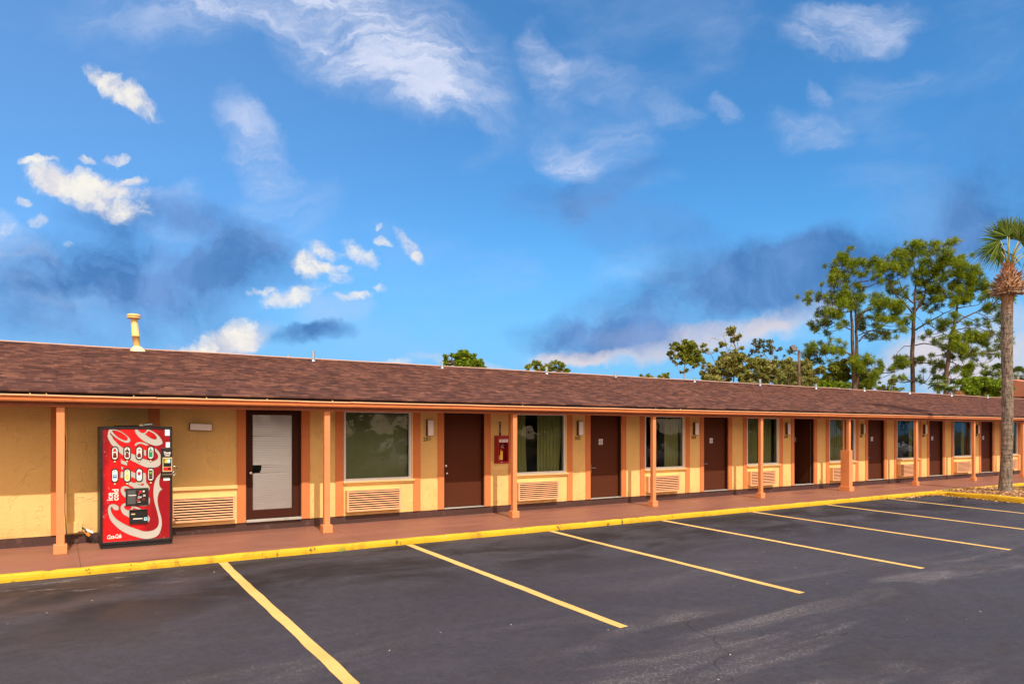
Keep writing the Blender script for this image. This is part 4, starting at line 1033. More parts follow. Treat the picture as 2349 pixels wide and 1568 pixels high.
holes = [
 ('p', [(505,650),(540,625),(610,622),(665,655),(640,700),(595,720),(535,700)], ()),
 ('p', [(700,672),(800,708),(860,760),(690,720)], (0,)),
 ('p', [(505,300),(520,275),(548,275),(560,345),(520,340)], ()),
 ('q', [(960,1320),(1020,1270),(1062,1300),(1030,1325)], ()),
 ('g', [(435,487),(540,495),(650,545),(760,630),(778,690),(740,715),(680,705),(570,650),(490,580),(440,520)], ()),
 ('g', [(1250,495),(1380,560),(1445,640),(1440,675),(1400,690),(1300,660),(1170,575),(1210,540)], (0, 6)),
]
b1 = MB(); b2 = MB(); b3 = MB(); b4 = MB(); e = YF
for i, (zm, pts, cn) in enumerate(polys):
    s_ = smooth_poly(tr(zm, pts), 4, cn); s_ = [(max(-.479, min(.479, a)), min(1.887, c_)) for a, c_ in s_]
    b1.poly_xz(grow(s_, .0065), e - .0006 - i * .00008); b2.poly_xz(s_, e - .0022 - i * .00008)
for i, (zm, pts, cn) in enumerate(holes):
    s_ = smooth_poly(tr(zm, pts), 4, cn); b3.poly_xz(s_, e - .0036 - i * .00008); MB().poly_xz(grow(s_, -.005), e - .0048 - i * .00008).build('letter_counter', M['red_front'], vm)
b1.add(b3.v, b3.f); b1.build('script_outline', M['dark_red_ink'], vm); b2.build('script_lettering', M['silver_ink'], vm)
def put_text(txt, size, cx, cz, m, name, rot=0, shear=0, off=0.0, y=e - .006, spacing=1.0, line=1.0, sx=1.0):
    vs, fs = text_geo(txt, size, shear, off, 0, spacing=spacing, line=line); b = MB(); ca, sa = math.cos(rot), math.sin(rot)
    ys = [v[1] for v in vs]; my = (max(ys) + min(ys)) / 2
    b.v = [(cx + (v[0] * sx * ca - (v[1] - my) * sa), y, cz + (v[0] * sx * sa + (v[1] - my) * ca)) for v in vs]; b.f = fs
    return b.build(name, M[m], vm)
c1_ = tr('p', [(330, 402)])[0]; c2_ = tr('p', [(220, 442)])[0]
put_text('cold', .122, c1_[0], c1_[1], 'white_ink', 'cold_lettering', R(90), 0, .0028, sx=.88)
put_text('ice', .118, c2_[0], c2_[1], 'white_ink', 'ice_lettering', R(90), 0, .0028, sx=.95)
c3_ = tr('p', [(300, 1262)])[0]
put_text('Coca-Cola', .090, c3_[0], c3_[1], 'white_ink', 'small_script', R(2), .35, .002, spacing=.84, sx=.60)
# selection windows
def capsule(hw, hh, n=10):
    pts = []
    for i in range(n + 1): a = math.pi * i / n; pts.append((hw * math.cos(a), (hh - hw) + hw * math.sin(a)))
    for i in range(n + 1): a = math.pi + math.pi * i / n; pts.append((hw * math.cos(a), -(hh - hw) + hw * math.sin(a)))
    return pts
bottle_o = [(-.10,1),(.10,1),(.10,.88),(.16,.78),(.40,.58),(.46,.42),(.46,.20),(.36,.0),(.34,-.2),(.44,-.42),(.46,-.8),(.40,-1),(-.40,-1),(-.46,-.8),(-.44,-.42),(-.34,-.2),(-.36,0),(-.46,.20),(-.46,.42),(-.40,.58),(-.16,.78),(-.10,.88)]
straight_o = [(-.12,1),(.12,1),(.12,.88),(.20,.76),(.44,.52),(.48,.3),(.46,.1),(.46,-.4),(.48,-.9),(.40,-1),(-.40,-1),(-.48,-.9),(-.46,-.4),(-.46,.1),(-.48,.3),(-.44,.52),(-.20,.76),(-.12,.88)]
can_o = [(-.40,1),(.40,1),(.46,.92),(.46,-.92),(.40,-1),(-.40,-1),(-.46,-.92),(-.46,.92)]
square_o = [(-.30,1),(.30,1),(.44,.86),(.44,.2),(.40,.1),(.44,0),(.44,-.9),(.36,-1),(-.36,-1),(-.44,-.9),(-.44,0),(-.40,.1),(-.44,.2),(-.44,.86)]
def solid(name, c_, r=.3): M[name] = paint(name, c_, r, 0.05)
solid('cola_brown', (0.15, 0.018, 0.012)); solid('cola_red', (0.55, 0.02, 0.02)); solid('cola_black', (0.03, 0.012, 0.012)); solid('lime_green', (0.015, 0.26, 0.12)); solid('water_blue', (0.03, 0.28, 0.55)); solid('deep_blue', (0.01, 0.06, 0.26))
solid('lemon', (0.70, 0.58, 0.08)); solid('pale_lemon', (0.60, 0.62, 0.30)); solid('berry', (0.42, 0.015, 0.06)); solid('acid', (0.25, 0.55, 0.03)); solid('pale_blue', (0.42, 0.68, 0.80)); solid('dark_green', (0.01, 0.10, 0.05))
S_ = {'cola': (bottle_o, 'cola_brown', [('cola_red', .42, .98, .62), ('white_ink', .12, .36, .88)], 'cola_red', 'red cola bottle'),
      'zero': (bottle_o, 'cola_brown', [('cola_black', .10, .62, .90), ('white_ink', .08, .20, .50)], 'cola_black', 'dark cola bottle with black label'),
      'diet': (bottle_o, 'cola_brown', [('white_ink', -.02, .55, .90), ('cola_red', .16, .32, .5)], 'white', 'cola bottle with white label'),
      'lime': (straight_o, 'lime_green', [('dark_green', .10, .50, .88), ('white_ink', .22, .38, .6)], 'dark_green', 'green bottle'),
      'water': (straight_o, 'pale_blue', [('water_blue', -.45, .15, .9), ('deep_blue', -.50, -.30, .9), ('white_ink', -.22, -.10, .6)], 'deep_blue', 'blue water bottle'),
      'lemon': (square_o, 'pale_lemon', [('lemon', -.92, -.25, .82), ('cola_black', -.08, .12, .5), ('white_ink', -.03, .07, .4)], 'cola_black', 'pale yellow lemonade bottle'),
      'berry': (straight_o, 'white', [('berry', .1, .7, .7), ('deep_blue', -.05, .1, .62), ('cola_black', -.86, -.76, .85)], 'white', 'white bottle with red berries'),
      'can': (can_o, 'cola_black', [('white_ink', -.48, -.44, .9)], None, 'black can with three green claw marks')}
order = [('cola', 'zero', 'diet', 'lime'), ('water', 'lemon', 'berry', 'can')]
for r_, row in enumerate(order):
    for c_, kd in enumerate(row):
        cx, cz = tr('q', [((250, 588, 922, 1248)[c_], (438, 430, 430, 425)[c_] if r_ == 0 else (1050, 1045, 1035, 1025)[c_])])[0]
        hw, hh = .0535, .1135
        hw = .0535 if c_ < 4 else hw
        fr = MB(); out = capsule(hw, hh); inn = capsule(hw - .015, hh - .0155); n = len(out)
        yA, yB = e - .016, e - .0005
        vs = [(cx + p_[0], yB, cz + p_[1]) for p_ in out] + [(cx + p_[0] * .97, yA, cz + p_[1] * .985) for p_ in out] + [(cx + p_[0], yA, cz + p_[1]) for p_ in inn] + [(cx + p_[0], yB - .006, cz + p_[1]) for p_ in inn]
        fr.add(vs, [(k*n+i, k*n+(i+1) % n, (k+1)*n+(i+1) % n, (k+1)*n+i) for k in range(3) for i in range(n)])
        f_ = fr.build('selection_window', M['black'], vm); f_['label'] = 'selection window showing a ' + S_[kd][4]
        MB().poly_xz([(cx + p_[0], cz + p_[1]) for p_ in capsule(hw - .0152, hh - .0157)], e - .0065).build('card', M['white_ink'], f_)
        outl, base_m, bands, cap, _ = S_[kd]; bw, bh = (.060, .072)
        oz = -.004
        g = MB().poly_xz([(cx + p_[0] * bw, cz + oz + p_[1] * bh) for p_ in outl], e - .0072)
        bt = g.build('drink_picture', M[base_m], f_)
        for j, (mm, za, zb, wv_) in enumerate(bands):
            w_ = .46 * wv_ * bw / .9 * .98
            MB().box(cx - w_, cx + w_, e - .0078 - j * .0004, e - .0076 - j * .0004, cz + oz + za * bh, cz + oz + zb * bh).build('band', M[mm], f_)
        if cap: MB().box(cx - .0075, cx + .0075, e - .0078, e - .0073, cz + oz + .93 * bh, cz + oz + 1.14 * bh).build('cap', M[cap], f_)
        if kd == 'can':
            for q in (-1, 0, 1):
                g = MB().poly_xz([(cx + q * .012 - .0045, cz + .045), (cx + q * .012 + .005, cz + .047), (cx + q * .012 + .003, cz + .01), (cx + q * .012 + .002, cz - .012), (cx + q * .012 - .003, cz + .012)], e - .0080); g.build('claw_mark', M['acid'], f_)
        bt_ = MB().lathe([(.0135, 0), (.0135, .008), (.010, .012)], 14); bt_.v = [(a + cx, e - .002 - c__, b_ + cz - .136) for (a, b_, c__) in bt_.v]
        bb = MB().lathe([(.0175, 0), (.0175, .004)], 14); bb.v = [(a + cx, e - .002 - c__, b_ + cz - .136) for (a, b_, c__) in bb.v]
        k_ = bb.build('button', M['black'], vm); bt_.build('button_cap', M['btn'], k_)
# display screen
def fbox(name, zm, xa, ya, xb, yb, d0, d1, m, parent=vm, bev=.0):
    (u0, w0), (u1, w1) = tr(zm, [(xa, ya)])[0], tr(zm, [(xb, yb)])[0]
    return MB().box(min(u0, u1), max(u0, u1), e - d1, e - d0, min(w0, w1), max(w0, w1)).build(name, M[m], parent, bevel=bev)
dsp = fbox('display', 'p', 540, 275, 1020, 612, .0055, .022, 'black', bev=.004)
fbox('screen', 'p', 575, 312, 1003, 580, .0222, .0230, 'screen', dsp)
for (a, c_, a2, c2, m) in ((815, 320, 870, 370, 'cola_red'), (895, 318, 935, 345, 'white_ink'), (885, 350, 940, 385, 'red_dark'), (795, 385, 830, 400, 'cola_red'), (768, 500, 832, 522, 'cola_red'), (890, 470, 940, 525, 'cola_brown'), (595, 412, 760, 418, 'lens'), (785, 548, 850, 555, 'white_ink'), (745, 312, 1003, 580, 'black')):
    fbox('icon', 'p', a, c_, a2, c2, .0238 if m != 'black' else .0232, .0242 if m != 'black' else .0234, m, dsp)
u_, w_ = tr('p', [(825, 448)])[0]; o_ = put_text('Coca', .05, u_, w_, 'white_ink', 'screen_script', R(6), .35, .001, y=e - .0246, spacing=.8, sx=.62); o_.parent = dsp
u_, w_ = tr('p', [(922, 415)])[0]; o_ = put_text('Cola', .042, u_, w_, 'white_ink', 'screen_script', R(6), .35, .001, y=e - .0246, spacing=.8, sx=.62); o_.parent = dsp
# delivery door
dl = fbox('delivery_door', 'p', 615, 715, 1000, 990, .0055, .012, 'black', bev=.003)
(u0, w0), (u1, w1) = tr('p', [(615, 715)])[0], tr('p', [(1000, 990)])[0]
b = MB(); b.box(u0, u0 + .014, e - .030, e - .0122, w1, w0); b.box(u1 - .014, u1, e - .030, e - .0122, w1, w0); b.box(u0 + .0142, u1 - .0142, e - .030, e - .0122, w0 - .012, w0); b.box(u0 + .0142, u1 - .0142, e - .028, e - .0122, w1, w1 + .062)
b.build('rim', M['black'], dl, bevel=.003)
fbox('maker_plate', 'p', 655, 795, 735, 812, .0125, .0132, 'btn', dl); fbox('print_line', 'p', 695, 890, 888, 900, .0285, .0290, 'white_ink', dl)
fbox('sticker', 'p', 920, 868, 990, 930, .0300, .0304, 'pale_blue', dl); fbox('sticker_print', 'p', 935, 880, 975, 912, .0306, .0309, 'water_blue', dl)
# payment unit
pu = fbox('payment_unit', 'q', 1535, 292, 1866, 1108, .0055, .024, 'black', bev=.006)
u_, w_ = tr('q', [(1718, 428)])[0]; o_ = put_text('Thank', .046, u_, w_, 'white_ink', 'thank_you', R(0), 0, .0016, y=e - .0246, sx=.92); o_.parent = pu
u_, w_ = tr('q', [(1718, 492)])[0]; o_ = put_text('You!', .046, u_, w_, 'white_ink', 'thank_you', R(0), 0, .0016, y=e - .0246, sx=.92); o_.parent = pu
fbox('yellow_surround', 'q', 1588, 562, 1860, 940, .0241, .0246, 'btn', pu); fbox('note_slot', 'q', 1606, 585, 1842, 808, .0247, .030, 'black', pu, .003)
fbox('slot_label', 'q', 1638, 602, 1720, 705, .0301, .0305, 'lemon', pu); fbox('slot_label', 'q', 1722, 602, 1808, 705, .0301, .0305, 'pale_blue', pu)
fbox('slot_print', 'q', 1650, 615, 1668, 665, .0306, .0309, 'cola_black', pu); fbox('slot_lip', 'q', 1645, 725, 1805, 752, .0301, .040, 'black', pu, .003)
fbox('red_strip', 'q', 1606, 828, 1842, 922, .0247, .027, 'cola_red', pu); fbox('coin_plate', 'q', 1740, 838, 1820, 890, .0271, .029, 'cola_black', pu); fbox('small_print', 'q', 1616, 840, 1632, 900, .0271, .0275, 'cola_black', pu)
fbox('coin_return', 'q', 1590, 952, 1850, 1008, .0241, .038, 'black', pu, .005); fbox('cream_line', 'q', 1588, 1013, 1850, 1030, .0241, .0246, 'btn', pu)
# stickers on the red panel
fbox('sticker', 'g', 1640, 470, 1752, 606, .0055, .0060, 'white'); fbox('sticker', 'g', 1660, 755, 1760, 868, .0055, .0060, 'white'); fbox('sticker_print', 'g', 1680, 790, 1740, 835, .0061, .0064, 'pale_blue'); fbox('sticker', 'q', 1612, 1112, 1815, 1192, .0055, .0060, 'white')
fbox('sticker', 'p', 298, 1370, 355, 1386, .0055, .0060, 'white_ink')
# hasp and coiled lock at the right edge
b = MB().tube([(.50, -.40, 1.285), (.535, -.43, 1.278), (.575, -.44, 1.255), (.585, -.43, 1.24), (.545, -.42, 1.245)], .009, 8); b.build('hasp', M['steel'], vm, smooth=True)
b = MB()
for q in range(3): b.tube([(.535 + .022 * math.cos(a * .7), -.40 - q * .012, 1.16 + .030 * math.sin(a * .7)) for a in range(10)], .006, 6)
b.build('key_lock', M['steel'], vm, smooth=True)
# odds and ends lying on top
tp = MB().lathe([(.17, 0), (.175, .006), (.17, .012), (.03, .016)], 24, (0, 0, 0)).build('tray', M['black']); tp.location = (VX - .10, VY - .15, 1.932); tp.scale = (1.25, .8, 1)
tag(tp, 'flat round black tray lying on top of the soda machine', 'tray')
cl = thing('clamp_lamp', 'grey clamp fitting resting on the top edge of the soda machine', 'clamp', (VX + .13, VY - .30, 1.932))
MB().tube([(-.03, 0, .022), (.03, 0, .026), (.09, 0, .030), (.125, .01, .022)], [.020, .024, .026, .016], 10).build('body', M['galv'], cl, smooth=True); MB().box(-.085, -.03, -.012, .012, .002, .034).build('jaw', M['steel'], cl, bevel=.003)
an = MB().tube([(0, 0, .016), (-.02, .0, .035), (-.10, 0, .085), (-.20, 0, .125), (-.26, 0, .105), (-.30, 0, .085)], .006, 6).build('wire', M['galv']); an.location = (VX - .10, VY - .10, 1.934)
tag(an, 'bent stiff wire sticking up behind the soda machine top', 'wire')

# ================================================================== trees (crowns surveyed clump by clump, local metres)
T = {}; PALMS = []
T['pine_a'] = ((66.63, 40.00), [(-1.54,19.14,0.47),(-2.06,18.68,0.42),(-2.59,18.26,0.36),(-2.69,17.63,0.47),(-2.48,16.9,0.52),(-1.96,16.49,0.52),(-1.33,18.78,0.47),(-0.29,18.88,0.42),(-0.81,18.26,0.52),(0.13,18.36,0.52),(0.75,18.78,0.47),(1.38,18.36,0.52),(-1.13,17.53,0.47),(-1.54,17.95,0.42),(1.58,17.74,0.42),(0.54,17.84,0.42),(1.38,16.9,0.36),(1.79,16.38,0.26),(0.75,16.49,0.31),(-1.02,16.8,0.42),(0.96,15.96,0.26),(-3.42,16.8,0.26),(-3.37,16.33,0.21),(-4.36,15.65,0.31),(-4.57,15.34,0.21),(-3.84,15.13,0.26),(-2.9,15.65,0.42),(-2.27,15.24,0.36),(-4.04,14.82,0.16),(-2.69,14.71,0.31),(-0.5,15.96,0.63),(-1.13,15.34,0.68),(0.13,15.44,0.68),(0.96,15.13,0.63),(1.79,15.03,0.63),(2.63,14.92,0.63),(3.25,14.51,0.63),(3.46,13.78,0.63),(2.84,14.09,0.63),(2.0,14.3,0.52),(-1.75,14.92,0.63),(-2.27,14.3,0.57),(-1.54,14.19,0.63),(-0.71,14.51,0.63),(-3.0,13.88,0.52),(-3.32,13.46,0.47),(-3.52,12.84,0.36),(-2.59,13.46,0.57),(-1.96,13.15,0.52),(-2.27,12.73,0.47),(-3.11,12.52,0.42),(-1.23,13.67,0.52),(0.54,14.3,0.52),(1.38,13.67,0.52),(2.42,13.36,0.63),(3.25,13.05,0.57),(3.88,13.15,0.36),(1.58,12.84,0.52),(0.96,12.42,0.52),(2.21,12.63,0.52),(1.48,12.0,0.36),(0.54,13.05,0.42),(-0.71,12.52,0.36),(-3.21,12.11,0.26),(-2.38,11.9,0.26),(-2.27,11.59,0.16),(3.15,12.11,0.36),(3.46,11.59,0.31),(2.94,11.69,0.31),(2.21,11.27,0.26),(3.25,11.07,0.21),(3.77,11.79,0.26),(1.27,11.33,0.21),(4.19,14.19,0.36),(4.5,14.3,0.26),(-3.0,10.75,0.31),(-2.17,10.75,0.21),(-4.15,10.23,0.36),(-3.73,9.92,0.52),(-3.21,10.13,0.47),(-4.67,9.92,0.36),(-5.09,10.34,0.26),(-5.4,10.02,0.26),(-4.15,9.5,0.47),(-3.32,9.5,0.52),(-2.59,9.92,0.47),(-1.96,10.02,0.31),(-1.23,10.13,0.31),(-3.84,8.98,0.52),(-3.11,8.88,0.42),(-2.06,9.4,0.31),(0.13,8.88,0.63),(0.75,8.98,0.52),(1.38,8.88,0.47),(0.96,8.25,0.63),(0.13,8.04,0.63),(-0.5,8.67,0.52),(1.79,8.56,0.31),(2.0,7.83,0.36),(1.48,7.83,0.47),(1.06,7.31,0.57),(1.69,6.9,0.47),(0.96,6.48,0.52),(1.48,6.27,0.31)], [[(-0.08,5.33,0.27),(-0.14,6.79,0.23),(-0.22,9.4,0.18),(-0.29,10.96,0.16),(-0.36,12.84,0.13),(-0.42,14.09,0.08),(-0.5,15.55,0.05),(-1.02,17.22,0.03),(-1.54,18.78,0.02)],[(0.25,5.33,0.23),(0.23,8.88,0.16),(0.2,10.96,0.14),(0.13,13.05,0.1),(0.05,14.51,0.07),(0.23,15.55,0.04),(0.96,17.42,0.03),(1.06,18.26,0.02)],[(-0.03,11.69,0.09),(0.04,12.42,0.09),(0.18,13.05,0.06),(0.54,13.88,0.04)],[(-0.29,9.29,0.08),(-0.81,9.61,0.07),(-1.65,9.61,0.06),(-2.38,9.55,0.05),(-3.21,9.71,0.03)],[(-0.34,9.5,0.06),(-1.02,9.76,0.05),(-2.06,9.71,0.04),(-3.63,9.4,0.03)],[(-0.4,11.9,0.07),(-1.02,12.16,0.05),(-1.75,12.21,0.04),(-2.59,12.73,0.03)],[(0.31,10.75,0.08),(0.65,11.27,0.06),(1.17,11.69,0.05),(2.21,12.0,0.04),(3.25,12.73,0.03)],[(0.33,11.38,0.06),(0.96,11.64,0.05),(1.79,11.9,0.03)],[(0.23,13.15,0.07),(0.96,13.78,0.05),(1.79,14.09,0.04),(2.63,14.09,0.03)],[(-0.5,16.17,0.04),(0.13,16.8,0.03),(0.75,17.22,0.02)],[(-0.45,13.67,0.05),(-1.23,13.67,0.03),(-2.59,13.46,0.02)],[(0.13,14.09,0.04),(-0.81,15.13,0.03),(-2.59,15.13,0.02),(-4.04,15.13,0.02)]])
T['pine_b'] = ((73.43, 38.00), [(0.78,21.04,0.56),(0.11,20.82,0.5),(-0.33,20.71,0.45),(1.56,21.15,0.56),(2.12,20.93,0.5),(3.12,20.82,0.5),(2.56,20.59,0.45),(-0.78,20.37,0.39),(-1.34,20.04,0.45),(-1.67,19.7,0.45),(-0.89,19.59,0.5),(-0.11,19.82,0.5),(0.45,20.04,0.5),(1.22,19.93,0.56),(1.89,19.93,0.56),(2.56,19.82,0.56),(3.23,19.7,0.56),(3.01,18.92,0.56),(2.34,18.92,0.56),(1.56,19.04,0.5),(0.78,19.04,0.5),(-0.11,19.04,0.45),(-0.67,18.7,0.5),(-1.34,19.04,0.5),(-2.23,18.92,0.67),(-2.67,18.59,0.67),(-3.23,18.81,0.56),(-3.45,18.26,0.5),(-2.12,18.26,0.5),(-2.89,18.14,0.56),(-3.67,19.04,0.33),(-1.22,18.14,0.45),(-0.78,17.81,0.39),(-1.78,17.81,0.39),(0.11,17.92,0.45),(0.67,18.14,0.5),(1.34,18.03,0.56),(2.12,17.92,0.56),(2.67,17.92,0.5),(1.67,17.25,0.56),(2.34,17.03,0.56),(1.0,17.03,0.45),(1.45,16.36,0.5),(2.12,16.25,0.5),(2.78,16.36,0.45),(2.56,15.58,0.45),(1.67,15.7,0.45),(1.0,16.14,0.39),(-2.34,16.59,0.33),(-1.89,16.25,0.45),(-1.45,15.92,0.39),(-1.11,16.36,0.33),(-2.0,17.03,0.33),(-0.78,15.7,0.28),(2.12,14.8,0.33),(1.34,15.03,0.28),(2.34,14.36,0.28),(0.89,14.36,0.17),(0.33,17.25,0.33),(-1.22,13.47,0.28),(-0.78,13.36,0.28),(-0.67,12.91,0.22),(-1.0,12.8,0.28),(-1.34,12.24,0.13),(-1.56,14.58,0.22),(-0.56,13.36,0.13),(-0.67,9.46,0.33),(-1.45,9.24,0.33),(-1.11,8.79,0.39),(-1.78,8.79,0.33),(-2.56,8.68,0.28),(-2.78,8.35,0.22),(-2.12,8.24,0.33),(-1.34,8.46,0.33),(-0.67,8.68,0.33),(-0.33,9.24,0.28),(-2.45,8.01,0.17),(0.89,9.24,0.33),(1.45,9.24,0.33),(0.56,9.01,0.22),(1.34,8.79,0.28),(1.56,9.46,0.17),(-1.11,7.23,0.17),(-1.56,7.34,0.22),(-1.22,7.01,0.17),(-2.89,7.23,0.11),(1.89,8.68,0.33),(2.12,8.24,0.33),(2.56,8.57,0.33),(3.01,8.12,0.33),(0.45,7.12,0.22),(0.67,6.9,0.22),(2.0,8.12,0.22)], [[(0.0,5.23,0.26),(0.02,8.12,0.21),(0.09,10.91,0.19),(0.16,13.13,0.17),(0.22,14.25,0.14),(0.3,15.92,0.1),(0.39,17.14,0.07),(0.22,18.7,0.04),(-0.11,20.04,0.02)],[(0.24,14.03,0.11),(0.67,14.58,0.1),(1.17,15.81,0.08),(1.34,17.03,0.06),(1.45,18.7,0.03),(1.67,20.37,0.02)],[(0.02,13.91,0.09),(-0.78,14.75,0.07),(-1.89,15.64,0.06),(-2.51,16.53,0.04),(-3.34,17.81,0.03),(-3.45,18.37,0.02)],[(0.13,14.92,0.08),(-0.72,15.7,0.06),(-1.22,16.7,0.04),(-1.61,17.7,0.03),(-1.45,18.92,0.02)],[(0.33,12.19,0.09),(1.22,12.8,0.08),(2.56,13.52,0.06),(3.9,14.25,0.03)],[(-0.02,13.8,0.04),(-0.89,13.82,0.03),(-1.89,13.72,0.02)],[(0.3,10.63,0.06),(1.0,10.8,0.06),(2.12,10.6,0.04),(2.78,10.24,0.04),(3.12,9.46,0.03),(3.45,8.79,0.02)],[(-0.14,10.55,0.04),(-0.89,10.52,0.04),(-1.67,9.91,0.03),(-2.09,9.24,0.03),(-2.17,8.51,0.02)],[(-0.06,12.3,0.03),(-0.67,12.8,0.02),(-0.78,13.25,0.02)],[(1.0,12.8,0.04),(1.89,12.89,0.03),(3.01,12.74,0.03),(3.67,12.24,0.03)],[(0.33,15.03,0.04),(1.22,14.92,0.03),(2.12,14.8,0.02)],[(0.39,13.58,0.03),(0.78,13.02,0.02),(1.11,11.91,0.02),(1.45,11.46,0.02)],[(-0.11,8.79,0.03),(-0.67,8.46,0.02),(-1.67,7.9,0.02)],[(0.33,7.01,0.04),(1.22,6.73,0.03),(2.12,6.34,0.02)]])
T['pine_c'] = ((74.06, 35.00), [(0.81,19.16,0.43),(1.46,18.95,0.49),(1.89,19.06,0.43),(2.54,18.41,0.43),(0.27,18.95,0.49),(1.03,18.41,0.59),(1.67,18.19,0.59),(2.32,17.76,0.59),(2.97,17.54,0.54),(3.29,17.65,0.32),(0.49,18.08,0.59),(-0.05,18.19,0.54),(1.24,17.54,0.59),(1.89,17.11,0.65),(2.65,16.9,0.65),(3.19,16.68,0.54),(0.59,17.22,0.54),(0.05,17.44,0.54),(-0.27,16.79,0.49),(1.35,16.68,0.59),(1.89,16.14,0.65),(2.65,16.14,0.65),(3.29,16.14,0.49),(1.35,15.82,0.54),(0.7,16.36,0.43),(0.16,16.03,0.43),(-0.27,15.28,0.49),(0.38,15.39,0.49),(1.03,15.06,0.54),(1.67,15.28,0.54),(2.32,15.28,0.49),(2.97,15.39,0.49),(-0.81,14.95,0.43),(-0.05,14.63,0.43),(0.59,14.52,0.43),(1.67,14.63,0.43),(-0.7,13.98,0.27),(3.94,15.93,0.49),(4.37,15.49,0.49),(3.83,15.06,0.43),(4.7,15.06,0.49),(5.13,14.63,0.49),(5.24,15.06,0.38),(4.59,14.2,0.43),(5.35,13.98,0.32),(3.94,14.2,0.32),(4.81,13.44,0.32),(5.13,12.69,0.32),(4.59,12.79,0.27),(4.37,13.33,0.27),(5.45,13.01,0.27),(-0.27,12.9,0.54),(0.16,12.58,0.49),(-0.7,12.58,0.38),(-0.05,12.15,0.38),(-0.81,11.82,0.32),(-1.35,12.69,0.22),(1.89,12.58,0.16),(2.21,11.82,0.16),(-0.38,10.74,0.49),(0.16,11.17,0.54),(0.59,10.96,0.54),(1.24,10.96,0.49),(1.67,11.07,0.54),(2.21,11.17,0.49),(2.65,11.17,0.43),(-0.05,10.31,0.49),(0.59,10.2,0.49),(1.24,10.31,0.54),(1.78,10.31,0.43),(2.54,10.85,0.32),(2.97,11.17,0.32),(1.89,9.77,0.38),(1.46,9.55,0.49),(0.92,9.66,0.43),(2.65,9.77,0.38),(3.08,9.45,0.32),(2.32,9.34,0.27),(3.4,9.12,0.27),(1.67,9.12,0.32),(0.7,9.23,0.27),(2.97,12.58,0.22),(3.51,10.96,0.27),(4.05,11.17,0.38),(4.59,11.5,0.43),(5.13,11.71,0.43),(5.45,11.39,0.38),(4.27,10.53,0.38),(4.91,10.74,0.49),(5.35,10.53,0.43),(5.45,10.09,0.32),(4.59,10.2,0.38),(5.24,9.66,0.32),(5.45,9.45,0.22),(4.05,9.23,0.22),(3.83,12.47,0.22),(-1.35,11.39,0.27),(-1.13,10.96,0.22),(1.57,7.93,0.43),(1.13,8.15,0.32),(2.0,8.37,0.38),(2.54,8.15,0.38),(2.97,8.26,0.32),(3.29,8.04,0.22),(1.67,7.39,0.32),(1.13,7.61,0.32),(2.21,7.61,0.27),(0.7,7.83,0.27),(1.89,6.85,0.27),(2.75,7.39,0.22),(0.7,6.96,0.27),(0.38,7.61,0.22)], [[(-0.14,5.13,0.24),(0.0,7.39,0.21),(0.18,9.01,0.18),(0.43,11.17,0.16),(0.81,12.69,0.14),(1.08,14.2,0.1),(1.22,15.28,0.06),(1.35,16.79,0.04),(1.57,18.41,0.02)],[(1.0,12.58,0.09),(1.89,13.17,0.08),(2.97,13.66,0.06),(3.83,14.04,0.04),(4.59,14.41,0.03)],[(1.19,14.04,0.06),(2.21,14.25,0.04),(3.51,14.47,0.03),(4.05,15.06,0.02)],[(0.81,11.84,0.06),(1.67,12.06,0.05),(2.86,11.98,0.04),(4.27,11.39,0.03),(5.13,11.17,0.02)],[(0.43,11.07,0.05),(-0.27,11.71,0.04),(-0.92,12.2,0.03)],[(0.38,8.78,0.05),(1.13,8.31,0.04),(1.89,8.26,0.03),(2.97,8.34,0.02)],[(0.18,6.98,0.06),(1.35,7.02,0.05),(1.89,6.85,0.03)],[(1.35,13.33,0.04),(2.43,12.85,0.03),(3.51,12.04,0.02)],[(0.81,11.82,0.04),(1.89,11.55,0.03),(2.97,10.85,0.02),(3.94,10.63,0.02)],[(1.13,14.41,0.05),(0.59,14.95,0.03),(-0.27,15.28,0.02)],[(2.97,13.6,0.04),(3.83,13.33,0.03),(4.59,12.79,0.02)],[(0.43,10.31,0.04),(1.89,10.09,0.03),(2.97,9.55,0.02)],[(1.08,14.2,0.04),(1.67,14.85,0.03),(2.54,15.93,0.02)],[(0.38,8.26,0.04),(1.24,8.04,0.03),(1.89,7.5,0.02)]])
T['round_tree'] = ((36.14, 34.00), [(0.05,7.29,0.28),(-0.14,7.06,0.23),(0.32,7.11,0.28),(0.09,6.83,0.18),(-0.65,7.85,0.14),(-0.37,7.85,0.18),(0.05,7.99,0.21),(0.42,7.8,0.23),(0.69,7.71,0.23),(-0.88,7.52,0.16),(-0.97,7.2,0.18),(-0.74,7.25,0.18),(-0.42,7.48,0.18),(-0.14,7.62,0.18),(0.23,7.48,0.21),(0.6,7.39,0.23),(0.88,7.29,0.21),(1.11,7.06,0.21),(1.11,6.74,0.21),(0.88,6.74,0.23),(0.51,6.83,0.25),(0.23,7.11,0.18),(-0.09,6.83,0.18),(-0.51,6.92,0.16),(-0.78,6.88,0.12),(-0.69,6.65,0.09),(-0.14,6.55,0.14),(0.28,6.69,0.18),(0.51,6.51,0.18),(0.78,6.37,0.14),(1.15,6.51,0.14),(0.28,6.09,0.09),(-0.14,5.91,0.09),(0.14,6.0,0.07),(-0.46,6.51,0.09)], [[(0.0,5.08,0.05),(0.0,5.77,0.04),(0.03,6.69,0.02),(0.05,7.62,0.01)],[(-0.01,5.82,0.02),(-0.51,6.18,0.01),(-0.78,6.55,0.01),(-1.11,6.97,0.01)],[(0.05,5.86,0.02),(0.46,6.0,0.01),(0.69,6.18,0.01)],[(0.01,6.46,0.02),(-0.37,6.83,0.01),(-0.74,7.11,0.01)],[(0.05,6.28,0.02),(0.28,6.55,0.01),(0.6,6.92,0.01)]])
